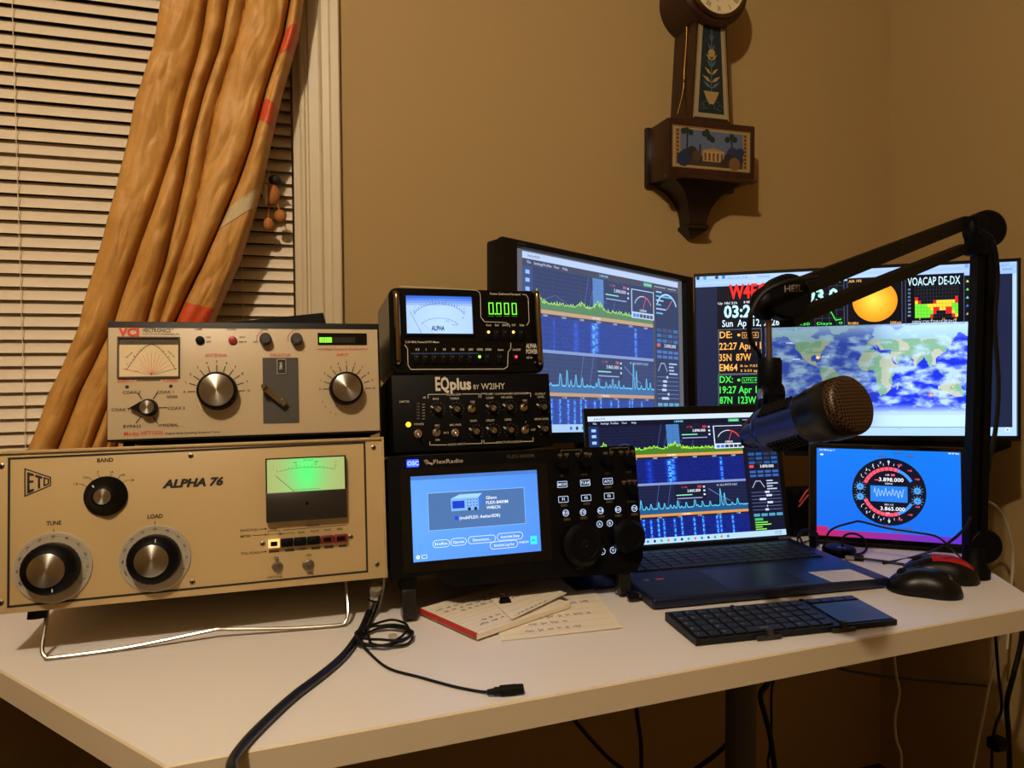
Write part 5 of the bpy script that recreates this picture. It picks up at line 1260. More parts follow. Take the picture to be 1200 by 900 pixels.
p_ = onbase(757, 679.5); MB().box(p_[0]-.004, p_[0]+.004, p_[1]-.004, p_[1]+.004, .0171, .01725).build('badge', mat('grey_sticker', (60, 70, 100), .5), lap, 0)
# lid
LT = 11.0
FLd = Fr(FB.pt(0, -.003, .019), -3.7, LT)
ML = (Matrix.Translation(FB.o) @ FB.R.to_4x4()).inverted() @ (Matrix.Translation(FLd.o) @ FLd.R.to_4x4())
lid = MB().rbox(0, LBW, .0008, .007, .002, .247, .002).build('lid', NAVYM, lap); lid.matrix_basis = ML
lx0, lz1 = FLd.uv(687.6, 488.4); lx1, lz0 = FLd.uv(921.5, 626.5); lx0 = .0075; lx1 = max(lx1, FLd.uv(903.5, 482)[0])
q = MB(); q.box(0.001, lx0, -.0006, .001, .003, .246); q.box(lx1, LBW-.001, -.0006, .001, .003, .246); q.box(lx0, lx1, -.0006, .001, lz1, .246); q.box(lx0, lx1, -.0006, .001, .003, lz0)
q.build('screen_bezel', mat('bezel_black', (7, 7, 8), .4, spec=.3), lid, 0)
d = Print(FLd); sdr(d, lx0, lz0, lx1, lz1, 5, 0.0, True); d.build('screen', SCR, lid, -.0004)
d = Print(); d.text('Vivobook', LBW*.47, .0055, .0028, (90, 80, 66)); d.build('lettering', INK, lid, .0008)
MB().cyl((.03, -.004, .017), (LBW-.03, -.004, .017), .006, None, 14).build('hinge', BLK, lap)

# ------------------------------------------------------------------ tablet
FTb = Fr(desk(948, 636), -35, 7)
tab = FTb.root('tablet', 'tablet with a bright blue screen and round dial gauge, behind the laptop', 'tablet')
ox0, oz1 = FTb.uv(948, 519)
tx0, tz1 = FTb.uv(957, 524.8); tx1 = (FTb.uv(1129.8, 530.4)[0]+FTb.uv(1123, 640)[0])/2; tz0 = FTb.uv(958, 627)[1]
TX1 = tx1+.012
MB().rrect(ox0, TX1, .002, oz1, .0012, .010, .009, 6).build('folio_case', mat('tablet_case_black', (12, 12, 13), .6), tab)
MB().rrect(ox0+.002, TX1-.002, .004, oz1-.002, 0, .006, .008, 6).build('body', mat('tablet_glass_black', (6, 6, 7), .15), tab)
MB().rbox(ox0+.01, TX1-.01, -.010, .004, .0015, .0075, .002).build('stand_foot', BLK, tab)
_tb = FTb.R.transposed() @ Vector((.02, .065, -.0)); _h = FTb.pt(.11, .01, .14); _g = Vector((_h.x+.045, _h.y+.055, DZ+.002)); _gl = FTb.R.transposed() @ (_g-FTb.o)
MB().tube([(.11, .011, .14), _gl], .004, 8).build('kickstand', BLK, tab)
d = Print(FTb); tw_, th_ = tx1-tx0, tz1-tz0
def wall(i, j):
    v = (j+.5)/28; u = (i+.5)/24
    if v > .905+.02*math.sin(u*3): k = min(1, (v-.9)/.06); return (180-90*u, 34+10*u, 96+100*u)
    return (12+8*v, 100+14*(1-v), 226-8*v)
d.cells(tx0, tz0, tx1, tz1, 24, 28, wall)
d.ptext('10:27 PM Sat Apr 11', 960, 527, 978, 527.6, 1.8, (235, 245, 255)); p = FTb.uv(963, 532.4); d.disc(p[0], p[1], .0032, (230, 240, 255), 1, 14, rz=.0018); d.ptext('97%', 1111, 531.6, 1124, 532, 1.8, (235, 245, 255))
c = FTb.uv(1041.5, 576.3); rg = abs(FTb.uv(1085, 578)[0]-FTb.uv(998, 574)[0])/2; rgz = abs(FTb.uv(1042, 537)[1]-FTb.uv(1042, 616)[1])/2
K = rgz/rg
DK = (8, 14, 34); PK = (255, 84, 110)
d.disc(c[0], c[1], rg, DK, 2, 48, rz=rgz)
def A(r, a): return c[0]+rg*r*math.cos(rad(a)), c[1]+rgz*r*math.sin(rad(a))
for sgn in (1, -1):
    d.line([A(.68, sgn*(155-85*i/16)) for i in range(17)], .0062, PK, 3); d.line([A(.68, sgn*(70-38*i/10)) for i in range(11)], .0052, (60, 140, 235), 3)
    for i in range(9): d.line([A(.60, sgn*(150-10*i)), A(.78, sgn*(150-10*i))], .0008, DK, 4); d.line([A(.78, sgn*(150-10*i)), A(.84, sgn*(150-10*i))], .0007, (240, 240, 250), 4)
    for i, t in enumerate(('1', '3', '5', '7', '9')): d.text(t, *A(.88, sgn*(148-14.5*i)), .006 if t == '9' else .0042, (235, 245, 255), layer=4)
    for i, t in enumerate(('+20', '+40', '+60')): d.text(t, *A(.86, sgn*(70-21*i)), .0034, PK, layer=4)
d.text('3.898.000', c[0]+.004, c[1]+rgz*.36, .0068, (250, 250, 255), w=rg*.66, layer=4); d.text('LSB', c[0]-.002, c[1]+rgz*.50, .003, (220, 225, 240), layer=4); d.rect(c[0]+.004, c[1]+rgz*.47, c[0]+.010, c[1]+rgz*.53, PK, 4)
d.text('S428.SS', c[0], c[1]+rgz*.24, .0028, (220, 225, 240), layer=4)
d.text('3.865.000', c[0]+.006, c[1]-rgz*.50, .0066, (250, 250, 255), w=rg*.66, layer=4); d.text('S421.11S', c[0], c[1]-rgz*.38, .0028, (220, 225, 240), layer=4); d.text('LSB', c[0]-.002, c[1]-rgz*.63, .003, (220, 225, 240), layer=4)
d.rect(c[0]-rg*.50, c[1]-rgz*.30, c[0]+rg*.50, c[1]+rgz*.17, (40, 120, 220), 3); d.rect(c[0]-rg*.38, c[1]+rgz*.36-.002, c[0]-rg*.26, c[1]+rgz*.36-.0005, PK, 4)
rnd = random.Random(2); d.line([(c[0]-rg*.40+rg*.8*i/40, c[1]-.002+rgz*.10*math.sin(i*1.3)*(.5+rnd.random())) for i in range(41)], .0008, (170, 215, 255), 4)
for x_, z_ in ((-.78, .12), (-.78, -.18), (.76, .06), (.76, -.24)):
    d.disc(c[0]+rg*x_, c[1]+rgz*z_, rg*.10, (70, 150, 230), 3, 18, rz=rgz*.10); d.disc(c[0]+rg*x_, c[1]+rgz*z_, rg*.02, DK, 4, 8)
    for i in range(9): a = rad(225-33*i); d.line([(c[0]+rg*(x_+.12*math.cos(a)), c[1]+rgz*(z_+.12*math.sin(a))), (c[0]+rg*(x_+.16*math.cos(a)), c[1]+rgz*(z_+.16*math.sin(a)))], .0005, (150, 190, 235), 4)
for x, y in ((1034, 535), (1052, 531.5), (1066, 535), (1038, 617), (1064, 620), (1052, 624)): p = FTb.uv(x, y); d.rect(p[0]-.007, p[1]-.001, p[0]+.007, p[1]+.001, (70, 80, 130), 2); d.rect(p[0]-.003, p[1]+.002, p[0]+.004, p[1]+.0032, (90, 80, 120), 2)
d.build('screen', SCR, tab, .0002, 'bright blue display with dial gauge')

# ------------------------------------------------------------------ folding keyboard in front of the laptop
kA = desk(776, 729); kB = desk(815, 758); kC = desk(1049, 732); kD = desk(995, 704)
yawk = math.degrees(math.atan2(kC.y-kB.y, kC.x-kB.x))
FK = Fr((kB.x, kB.y, DZ), yawk-.8)
kbd = FK.root('folding_keyboard', 'small black folding keyboard with touchpad at the front of the desk', 'keyboard')
KW, KD = (kC-kB).length, (kA-kB).length+.002
KB = mat('keyboard_body', (9, 10, 13), .4, spec=.3); KT = mat('keyboard_key', (14, 16, 22), .45)
cuts = [0, .345*KW, .715*KW, KW]
for i in range(3):
    q = MB(); q.add([(cuts[i]+.0006, 0, .001), (cuts[i+1]-.0006, 0, .001), (cuts[i+1]-.0006, KD, .001), (cuts[i]+.0006, KD, .001), (cuts[i]+.0006, 0, .008), (cuts[i+1]-.0006, 0, .008), (cuts[i+1]-.0006, KD, .012), (cuts[i]+.0006, KD, .012)],
                    [(0, 3, 2, 1), (4, 5, 6, 7), (0, 1, 5, 4), (1, 2, 6, 5), (2, 3, 7, 6), (3, 0, 4, 7)]); q.build('panel', KB, kbd, 0)
sl = .004/KD
def kz(y): return .008+sl*y
kk = (.70*KW-.008)/11; kdp = (KD-.008)/5
km = MB().rbox(-kk/2+.0011, kk/2-.0011, -kdp/2+.001, kdp/2-.001, 0, .002, .0007, 1).mesh('key', KT, 30)
leg = Print()
for r in range(5):
    y = KD-.004-kdp*(r+.5)
    for c in range(11):
        if r == 4 and c in (4, 5, 6): continue
        o = link('key', km, kbd, (.004+kk*(c+.5), y, kz(y))); o.rotation_euler.x = math.atan(sl)
        if c % 2 == 0 or r < 2: leg.text('1234567890QWERTYUIOPASDFGHJKLZXCVBNM'[(r*11+c) % 36], .004+kk*(c+.35), y+.001, .0032, (150, 165, 195), layer=0)
y = KD-.004-kdp*4.5
o = link('space_key', MB().rbox(-kk*1.5+.0011, kk*1.5-.0011, -kdp/2+.001, kdp/2-.001, 0, .002, .0007, 1).mesh('space_key', KT, 30), kbd, (.004+kk*5.5, y, kz(y)))
o.rotation_euler.x = math.atan(sl)
leg.text('SPACE', .004+kk*5.5, y, .0028, (160, 172, 196), layer=0)
lo = leg.build('key_legends', INK, kbd, 0); lo.rotation_euler.x = rad(-90)+math.atan(sl); lo.location = (0, 0, .0101)
kr = (KW-cuts[2]-.006)/4
kmr = MB().rbox(-kr/2+.0008, kr/2-.0008, -.0062, .0062, 0, .002, .0006, 1).mesh('key', KT, 30)
for c in range(4): y = KD-.011; link('key', kmr, kbd, (cuts[2]+.003+kr*(c+.5), y, kz(y)))
q = MB(); q.add([(cuts[2]+.003, .004, kz(.004)), (KW-.004, .004, kz(.004)), (KW-.004, KD-.020, kz(KD-.02)), (cuts[2]+.003, KD-.020, kz(KD-.02)), (cuts[2]+.003, .004, kz(.004)+.0012), (KW-.004, .004, kz(.004)+.0012), (KW-.004, KD-.020, kz(KD-.02)+.0012), (cuts[2]+.003, KD-.020, kz(KD-.02)+.0012)], [(0, 3, 2, 1), (4, 5, 6, 7), (0, 1, 5, 4), (1, 2, 6, 5), (2, 3, 7, 6), (3, 0, 4, 7)])
q.build('touchpad', mat('blue_grey_touchpad', (40, 58, 100), .32), kbd, 0)
for i in (1, 2):
    q = MB(); q.rbox(cuts[i]-.018, cuts[i]+.016, -.005, .001, .001, .006, .001); q.rbox(cuts[i]-.004, cuts[i]+.004, -.006, .002, .002, .014, .001); q.build('hinge_clip', mat('clip_grey', (38, 36, 34), .5), kbd)
    MB().lathe([(.003, 0), (.003, .004)], (cuts[i], KD-.001, .009), (0, 0, 1), 12).build('hinge_knob', BLK, kbd)

# ------------------------------------------------------------------ two mice
def mouse(name, label, c, nose, L, Wd, Hh, body, top, side):
    yaw = math.atan2(nose[1], nose[0])
    e = bpy.data.objects.new(name, None); COL.objects.link(e); e.location = (c[0], c[1], DZ); e.rotation_euler.z = yaw; tag(e, label, 'mouse', 'computer mice on the desk')
    def surf(u, a, k=1.0, lift=0):
        x = L*(u-.5); env = (1-abs(2*u-1)**2.6)**.5
        wd = Wd*.5*env*(1-.10*math.exp(-((u-.5)/.2)**2)); h = Hh*(env**.8)*(.80+.34*math.sin(math.pi*(1-u)*.9))*.92
        return (x, wd*math.cos(a)*k, max(.0015, .0015+(h+lift)*max(0, math.sin(a))**.75))
    def grid(u0, u1, a0, a1, nu=28, na=24, lift=0): return [[surf(min(.998, max(.002, u0+(u1-u0)*i/nu)), a0+(a1-a0)*j/na, 1.0, lift) for j in range(na+1)] for i in range(nu+1)]
    q = MB(); q.grid(grid(0, 1, 0, math.pi)); g = grid(0, 1, 0, math.pi); q.add([r[0] for r in g]+[r[-1] for r in g[::-1]], [tuple(range(2*len(g)))])
    q.build('body', body, e, 60)
    q = MB(); q.grid(grid(.52, .97, rad(40), rad(86), 14, 8, .0007)); q.build('button', top, e, 60)
    q = MB(); q.grid(grid(.52, .97, rad(94), rad(140), 14, 8, .0007)); q.build('button', top, e, 60)
    if side:
        q = MB(); q.grid(grid(.10, .62, rad(52), rad(128), 16, 18, .0009)); o = q.build('palm_cover', side, e, 60); o['label'] = 'red palm cover'
    p = surf(.78, math.pi/2); MB().lathe([(.007, -.003), (.0085, -.0015), (.0085, .0015), (.007, .003)], (p[0], 0, p[2]-.004), (0, 1, 0), 20).build('scroll_wheel', RUB, e)
    q = MB(); tv, tf = glyphs('logitech'); 
    pts = []
    for a, b in tv:
        s_ = .0062; u = .16+(b*s_)/L; yy = -(a-2.0)*s_; env = (1-abs(2*u-1)**2.6)**.5; ca = max(-.9, min(.9, yy/(Wd*.5*env))); pt = surf(u, math.acos(ca), 1, .0011); pts.append(pt)
    q.add(pts, tf); q.build('lettering', mat('silver_print', (150, 150, 150), .4), e, 0)
    return e
MBK = mat('mouse_black', (8, 8, 9), .35, spec=.3); MBK2 = mat('mouse_black_button', (8, 8, 10), .28, spec=.35)
mouse('computer_mouse', 'plain glossy black mouse nearest the right front of the desk', (desk(1091, 698).x, desk(1091, 698).y+.012), (-.75, .70), .100, .061, .034, MBK, MBK2, None)
mouse('computer_mouse', 'black mouse with a red top, behind the plain black mouse', (desk(1113, 682).x-.004, desk(1113, 682).y+.014), (-.75, .62), .108, .062, .036, MBK, MBK2, mat('mouse_red', (170, 22, 28), .4))
# ------------------------------------------------------------------ microphone boom arm
ARM = mat('arm_black', (5, 5, 6), .5, spec=.12)
pb_ = desk(1141, 676); pt_ = depth(1152, 284, (pb_-CP).dot(CF)+.015)
arm = bpy.data.objects.new('boom_stand', None); COL.objects.link(arm); arm.location = pb_
tag(arm, 'black folding microphone boom arm clamped at the right of the desk', 'microphone arm')
def la(p): return Vector(p)-pb_
top = la(pt_)
def bar(p0, p1, w, h, name, par=None, upv=(0, 0, 1), mm=None):
    p0, p1 = Vector(p0), Vector(p1); d = (p1-p0).normalized(); s = d.cross(Vector(upv)).normalized(); u = s.cross(d); q = MB(); vs = []
    for p in (p0, p1):
        for a, b in ((-1, -1), (1, -1), (1, 1), (-1, 1)): vs.append(p+s*(a*w/2)+u*(b*h/2))
    q.add(vs, [(3, 2, 1, 0), (4, 5, 6, 7), (0, 1, 5, 4), (1, 2, 6, 5), (2, 3, 7, 6), (3, 0, 4, 7)])
    return q.build(name, mm or ARM, par or arm, 0)
side = CR.copy(); side.z = 0; side.normalize()
MB().lathe([(.023, 0), (.023, .012), (.018, .02), (.015, .05)], (0, 0, .0005), (0, 0, 1), 24).build('base_swivel', ARM, arm)
MB().rbox(-.02, .045, -.02, .02, -.055, .0, .003).build('clamp', ARM, arm) if False else None
MB().lathe([(.024, -.008), (.027, -.005), (.027, .005), (.024, .008)], Vector((.012, -.006, .05)), -CF, 24).build('lower_joint', ARM, arm)
for s_ in (-1, 1):
    off = side*(s_*.0085); bar(Vector((0, 0, .045))+off, top+off, .011, .020, 'upright_bar', None, CF)
bar(Vector((0, .004, .05)), top+Vector((0, .004, 0)), .008, .014, 'spring_channel', None, CF)
# elbow
el = top+Vector((.002, 0, .02))
MB().lathe([(.026, -.014), (.030, -.010), (.030, .010), (.026, .014)], el, -CF, 28).build('elbow_joint', ARM, arm)
MB().rbox(el.x-.028, el.x-.004, el.y-.014, el.y+.014, el.z-.042, el.z+.022, .004).build('elbow_bracket', ARM, arm)
DPV = .76
pv = la(depth(913, 350, DPV))
u0 = la(depth(1128, 262, (pt_-CP).dot(CF)-.01)); u1 = la(depth(912, 346, DPV+.005))
l0 = la(depth(1130, 291, (pt_-CP).dot(CF)-.01)); l1 = la(depth(922, 376, DPV+.005))
for s_ in (-1, 1):
    off = Vector((s_*.007*CF.x, s_*.007*CF.y, 0)); bar(u0+off, u1+off, .006, .021, 'upper_bar')
bar(u0+Vector((0, 0, .004)), u1+Vector((0, 0, .004)), .012, .008, 'upper_bar_web')
bar(l0, l1, .016, .014, 'lower_bar')
# pivot head
q = MB(); q.lathe([(.021, -.015), (.024, -.011), (.024, .011), (.021, .015)], pv+side*.006+Vector((0, 0, .001)), -CF, 28); hd = q.build('pivot_head', ARM, arm)
MB().ball(la(depth(897, 356, DPV)), .017, .016, .018).build('pivot_cheek', ARM, hd)
def facing(fr_o): return Fr(fr_o, -17.5, 2)
FH = Fr(depth(930, 338, DPV-.0165), -17.5+0, 0)
d = Print(FH); d.text('HEIL', 0, 0, .0068, (120, 112, 100), bold=.02, rot=.04); hl = d.build('lettering', INK, hd, 0)
hl.matrix_basis = Matrix.Translation(FH.o-pb_) @ FH.R.to_4x4()
# hanging pin
pin0 = la(depth(900.5, 374, DPV)); pin1 = la(depth(901.5, 420, DPV))
MB().cyl(pin0, pin1, .0032, None, 14).build('swivel_pin', mat('bronze_pin', (120, 100, 76), .35, .8), arm)
MB().cyl(pin1-Vector((0, 0, -.001)), pin1-Vector((0, 0, .004)), .0075, None, 16).build('pin_collar', ARM, arm)

# ------------------------------------------------------------------ microphone
tail = depth(877, 511, .775); head = depth(1003, 472.5, .655); ax = (head-tail).normalized(); LN = (head-tail).length
mic = bpy.data.objects.new('microphone', None); COL.objects.link(mic)
zq = ax.to_track_quat('Z', 'Y'); mic.matrix_world = Matrix.Translation(tail) @ zq.to_matrix().to_4x4()
tag(mic, 'dark studio microphone with a round bronze mesh head, hanging from the arm', 'microphone')
MICB = mat('mic_screen_glow_metal', (46, 64, 126), .3, .7)  # blue glow of the screens is put into the dark body's base colour
RH_ = .0290; RB = .0245
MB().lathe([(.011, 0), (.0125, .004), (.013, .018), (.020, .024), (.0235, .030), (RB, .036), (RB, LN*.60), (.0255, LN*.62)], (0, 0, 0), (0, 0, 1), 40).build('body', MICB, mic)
MB().lathe([(.0255, LN*.62), (.0255, LN*.66), (.0272, LN*.68), (.0272, LN*.76), (.029, LN*.78), (RH_, LN*.90), (RH_*.985, LN*.915)], (0, 0, 0), (0, 0, 1), 40).build('head_rings', mat('mic_black_ring', (10, 10, 12), .35, .3), mic)
def mesh_mat():
    m = bpy.data.materials.new('bronze_mesh'); m.use_nodes = True; nt = m.node_tree; b = nt.nodes['Principled BSDF']
    tc = nt.nodes.new('ShaderNodeTexCoord'); mp = nt.nodes.new('ShaderNodeMapping'); mp.inputs['Scale'].default_value = (1, 1, 1); mp.inputs['Rotation'].default_value = (0, 0, rad(45))
    ck = nt.nodes.new('ShaderNodeTexChecker'); ck.inputs['Scale'].default_value = 430
    ck.inputs['Color1'].default_value = (*lin((84, 60, 35)), 1); ck.inputs['Color2'].default_value = (*lin((7, 6, 6)), 1)
    nt.links.new(tc.outputs['Object'], mp.inputs['Vector']); nt.links.new(mp.outputs['Vector'], ck.inputs['Vector']); nt.links.new(ck.outputs['Color'], b.inputs['Base Color'])
    b.inputs['Roughness'].default_value = .45; b.inputs['Metallic'].default_value = .5
    return m
MB().lathe([(RH_*.985, LN*.915), (RH_*.98, LN*.945), (RH_*.95, LN*.968), (RH_*.86, LN*.985), (RH_*.6, LN*.996), (RH_*.3, LN*1.0), (RH_*.05, LN*1.001)], (0, 0, 0), (0, 0, 1), 48).build('mesh_head', mesh_mat(), mic, 80)
sm_ = MB().rbox(-.0008, .0008, -.0022, .0022, -.0065, .0065, .0004, 1)
slot = MB().rbox(-.008, .008, -.0016, .0012, -.0015, .0015, .0003, 1).mesh('vent_slot', BLKM, 0)
for s_ in (0, 1):
    for i in range(9):
        for k_ in (-1, 0, 1):
            a = rad((100 if s_ == 0 else -65)+k_*0)
            if k_: continue
            o = link('vent_slot', slot, mic, (0, 0, 0)); z = LN*.30+i*(LN*.30/9)
            # slots run around the barrel, facing up and facing the viewer below
            upl = zq.inverted() @ Vector((0, 0, 1)); upl.z = 0; upl.normalize()
            vl = zq.inverted() @ (-CF); vl.z = 0; vl.normalize()
            n_v = upl.lerp(vl, .42).normalized() if s_ == 0 else (-upl).lerp(vl, .48).normalized()
            t_v = Vector((0, 0, 1)).cross(n_v)
            o.matrix_basis = Matrix.Translation(n_v*(RB-.0003)+Vector((0, 0, z))) @ Matrix((t_v, n_v, Vector((0, 0, 1)))).transposed().to_4x4()
# swivel holder between pin and mic
hb = bpy.data.objects.new('microphone_holder', None); COL.objects.link(hb); h0 = depth(902, 420, DPV); hb.location = h0
tag(hb, 'black swivel holder joining the microphone to the boom arm', 'holder')
def lh(px, py, dd=DPV): return depth(px, py, dd)-h0
MB().lathe([(.0105, 0), (.0125, .004), (.0125, .030), (.0095, .042)], lh(902, 419), (0, 0, -1), 22).build('thread_sleeve', ARM, hb)
bar(lh(905, 452, DPV-.005), lh(903, 482, DPV-.004), .014, .019, 'yoke', hb, CF)
q = MB(); q.cyl(lh(892, 462, DPV-.004), lh(916, 461, DPV-.004), .0105, None, 18); q.build('yoke_bolt', ARM, hb)
q = MB(); q.cyl(lh(889.5, 462, DPV-.006), lh(893, 462, DPV-.006), .0062, None, 6); q.build('bolt_head', BRUSH, hb)
MB().rbox(lh(879, 516, .79).x-.007, lh(879, 516, .79).x+.012, lh(879, 516, .79).y-.01, lh(879, 516, .79).y+.01, lh(879, 524, .79).z, lh(879, 508, .79).z, .004).build('thumb_screw', ARM, hb)
# ------------------------------------------------------------------ cables
CBL = mat('black_cable', (7, 7, 8), .5, spec=.3); WCB = mat('white_cable', (190, 178, 158), .5); BCB = mat('blue_grey_cable', (48, 52, 64), .5)
def cable(name, label, pts, r, mm, cat='cable', k=8, group=None):
    o0 = Vector(pts[0]); e = MB().tube(spline([Vector(p)-o0 for p in pts], k), r, 8).build(name, mm, None); e.location = o0
    return tag(e, label, cat, group)
dp = lambda x, y, d: depth(x, y, d)
dpost = (pb_-CP).dot(CF)
cable('microphone_cable', 'black microphone cable looping beside the boom arm', [dp(1150, 270, dpost-.03), dp(1163, 282, dpost-.025), dp(1169, 320, dpost-.01), dp(1166, 380, dpost), dp(1170, 450, dpost), dp(1167, 500, dpost), dp(1160, 540, dpost), dp(1152, 585, dpost), dp(1147, 640, dpost+.02)], .0034, CBL)
cable('microphone_lead', 'black lead curling from the pivot head to the microphone tail', [dp(958, 325, DPV-.02), dp(920, 331, DPV-.03), dp(893, 345, DPV-.03), dp(879, 372, DPV-.03), dp(880, 400, DPV-.02), dp(890, 416, DPV), dp(893, 445, DPV+.02), dp(888, 480, DPV+.05), dp(868, 505, .81), dp(877, 511, .772)], .0027, CBL)
cable('mains_cord', 'white cord hanging behind the right of the desk by the wall', [at(1140, 590, 1, 1.0), at(1158, 588, 1, 1.02), at(1174, 602, 1, 1.04), at(1184, 630, 1, 1.05), at(1187, 655, 1, 1.06), at(1184, 700, 1, 1.06), at(1180, 760, 1, 1.06)], .0028, WCB)
# thick coaxial lead over the desk front
DC = .0052
cpts = [desk(441, 688, .045), desk(437, 704, .022), desk(431, 722, .010), desk(421, 743, DC), desk(403, 768, DC), desk(378, 790, DC), desk(345, 815, DC), desk(312, 845, DC), desk(286, 872, DC), desk(272, 893, DC+.001)]
e_ = cpts[-1]; fdir = Vector((-dirf.y*-1, -dirf.x, 0)).normalized(); fdir = Vector((dirf.y, -dirf.x, 0))
cpts += [e_+fdir*.022+Vector((0, 0, .000)), e_+fdir*.040+Vector((0, 0, -.02)), e_+fdir*.046+Vector((0, 0, -.10))]
o0 = cpts[0]; cx_ = bpy.data.objects.new('coaxial_lead', None); COL.objects.link(cx_); cx_.location = o0
tag(cx_, 'thick black lead with a chrome plug running over the desk front edge', 'cable')
cp_ = spline([p-o0 for p in cpts], 8)
MB().tube(cp_[12:], .0048, 12).build('sheath', mat('navy_black_sheath', (10, 11, 18), .35), cx_)
MB().tube(cp_[3:15], [.0062, .0062, .0062, .0066, .0066, .006, .006, .0055, .0058, .0056, .0054, .0052], 14).build('plug', BRUSH, cx_)
MB().tube(cp_[0:5], [.0075, .0082, .0082, .008, .0066], 14).build('boot', mat('grey_boot', (120, 108, 92), .6), cx_)
MB().tube(cp_[7:9], .0071, 14).build('grip_ring', BLKM, cx_)
# coiled audio lead with a barrel jack
cc = desk(452, 751); coil = []
for i in range(80):
    a = 2*math.pi*i/19+2.6; wob = 1+.14*math.sin(i*.9)+.06*math.sin(i*2.3)
    coil.append(Vector((cc.x+.030*wob*math.cos(a)+.004*math.sin(i*.21), cc.y+.030*wob*math.sin(a), DZ+.002+.0022*(i % 19 == 0)+i*.00013+.002*abs(math.sin(i*.37)))))
tail_ = [desk(433, 765, .0025), desk(455, 783, .002), desk(490, 793, .002), desk(530, 804, .002), desk(560, 810, .002), desk(573, 811, .004)]
st = [desk(446, 690, .03), desk(442, 708, .012), desk(434, 730, .004)]
pts = st+coil[::2]+tail_
o0 = pts[0]; au = bpy.data.objects.new('audio_lead', None); COL.objects.link(au); au.location = desk(452, 751)
tag(au, 'thin black lead coiled up beside the thick cable, ending in a barrel jack', 'cable')
MB().tube([p-au.location for p in spline(pts, 4)], .0016, 7).build('wire', CBL, au)
j0, j1 = desk(571, 811, .0058)-au.location, desk(613, 807, .0058)-au.location; jd = (j1-j0)
MB().tube([j0, j0+jd*.18, j0+jd*.2, j0+jd*.34, j0+jd*.36, j0+jd*.8, j0+jd*.82, j1], [.0026, .0032, .0042, .0042, .0055, .0055, .0052, .005], 16).build('jack', RUB, au)
tz_ = desk(461, 748, .006)-au.location
MB().rbox(tz_.x-.005, tz_.x+.005, tz_.y-.008, tz_.y+.008, tz_.z-.004, tz_.z+.004, .002).build('cable_tie', mat('clear_tie', (170, 160, 140), .4), au)
# under the desk
def hang(name, label, pts, r, mm, Y): return cable(name, label, [at(x, y, 1, Y) for x, y in pts], r, mm)
hang('power_cable', 'black cable slanting down under the middle of the desk', [(655, 828), (672, 843), (692, 866), (715, 890), (745, 912)], .0032, CBL, 1.0)
hang('power_cable', 'black cable hanging straight down under the desk centre', [(744, 812), (747, 840), (751, 870), (752, 915)], .0034, CBL, 1.02)
hang('power_cable', 'short black cable sagging to the left of the metal leg', [(790, 918), (820, 898), (846, 878), (860, 860)], .004, CBL, 1.12)
hang('power_cable', 'black cable bent beside the right of the metal leg', [(906, 790), (899, 802), (891, 815), (897, 840), (903, 865), (909, 910)], .005, CBL, 1.08)
hang('power_cable', 'thin black cable crossing behind the bent cable at the leg', [(908, 792), (904, 812), (904, 850), (902, 880), (900, 895), (906, 915)], .0022, CBL, 1.10)
hang('usb_cable', 'thin white cable hanging under the desk below the folding keyboard', [(1047, 760), (1050, 790), (1054, 812), (1049, 840), (1050, 865), (1056, 885), (1055, 915)], .0024, WCB, 1.0)
hang('network_cable', 'blue grey cable running level along the wall under the desk', [(960, 775), (1000, 787), (1060, 795), (1110, 800), (1160, 804), (1200, 808), (1230, 812)], .0032, BCB, 1.2)
hang('usb_cable', 'thin beige cable slanting down under the right end of the desk', [(1178, 720), (1170, 752), (1162, 790), (1152, 840), (1144, 880), (1138, 915)], .0024, WCB, 1.02)
fcab = bpy.data.objects.new('ferrite_cable', None); COL.objects.link(fcab); fcab.location = at(1165, 740, 1, .95)
tag(fcab, 'black cable with a fat ferrite bead hanging at the right desk corner', 'cable')
fp = [at(x, y, 1, .95)-fcab.location for x, y in ((1164, 725), (1167, 750), (1170, 790), (1174, 828), (1167, 850), (1163, 872), (1162, 915))]
MB().tube(spline(fp, 8), .0026, 8).build('wire', CBL, fcab)
q0 = at(1169, 871, 1, .945)-fcab.location
MB().rbox(q0.x-.015, q0.x+.014, q0.y-.012, q0.y+.012, q0.z-.011, q0.z+.011, .005, 3).build('ferrite_bead', BLK, fcab)
hang('power_cable', 'thick black cable hanging at the far right under the desk', [(1200, 700), (1197, 750), (1188, 790), (1180, 824), (1182, 860), (1184, 915)], .0045, CBL, .96)
# leads around the tablet
cable('charging_lead', 'thin black lead draped in front of the tablet screen', [dp(965, 640, 1.24), dp(974, 621, 1.235), dp(1000, 612, 1.225), dp(1010, 611.5, 1.22), dp(1040, 619, 1.205), dp(1080, 625, 1.18), dp(1098, 629, 1.16), dp(1112, 640, 1.14), desk(1128, 656, .004)], .0017, CBL)
cable('charging_lead', 'black lead rising from the desk to the foot of the boom arm', [desk(1035, 660, .003), desk(1070, 653, .003), dp(1105, 640, 1.09), dp(1130, 620, 1.10), dp(1138, 606, 1.11)], .0022, CBL)
ul = bpy.data.objects.new('usb_lead', None); COL.objects.link(ul); ul.location = desk(1006, 654, .004)
tag(ul, 'black lead with a metal plug lying between laptop and mice', 'cable')
up_ = [desk(1010, 654.5, .005), desk(1030, 657, .005), desk(1050, 660, .003), desk(1078, 665, .003), desk(1092, 668, .003)]
MB().tube([p-ul.location for p in spline(up_, 6)], .0022, 8).build('wire', CBL, ul)
MB().tube([desk(990, 653, .005)-ul.location, desk(1001, 653.6, .005)-ul.location], .0045, 4).build('plug', BRUSH, ul)
MB().tube([desk(1001, 653.6, .005)-ul.location, desk(1012, 654.6, .005)-ul.location], .0055, 8).build('plug_grip', BLK, ul)
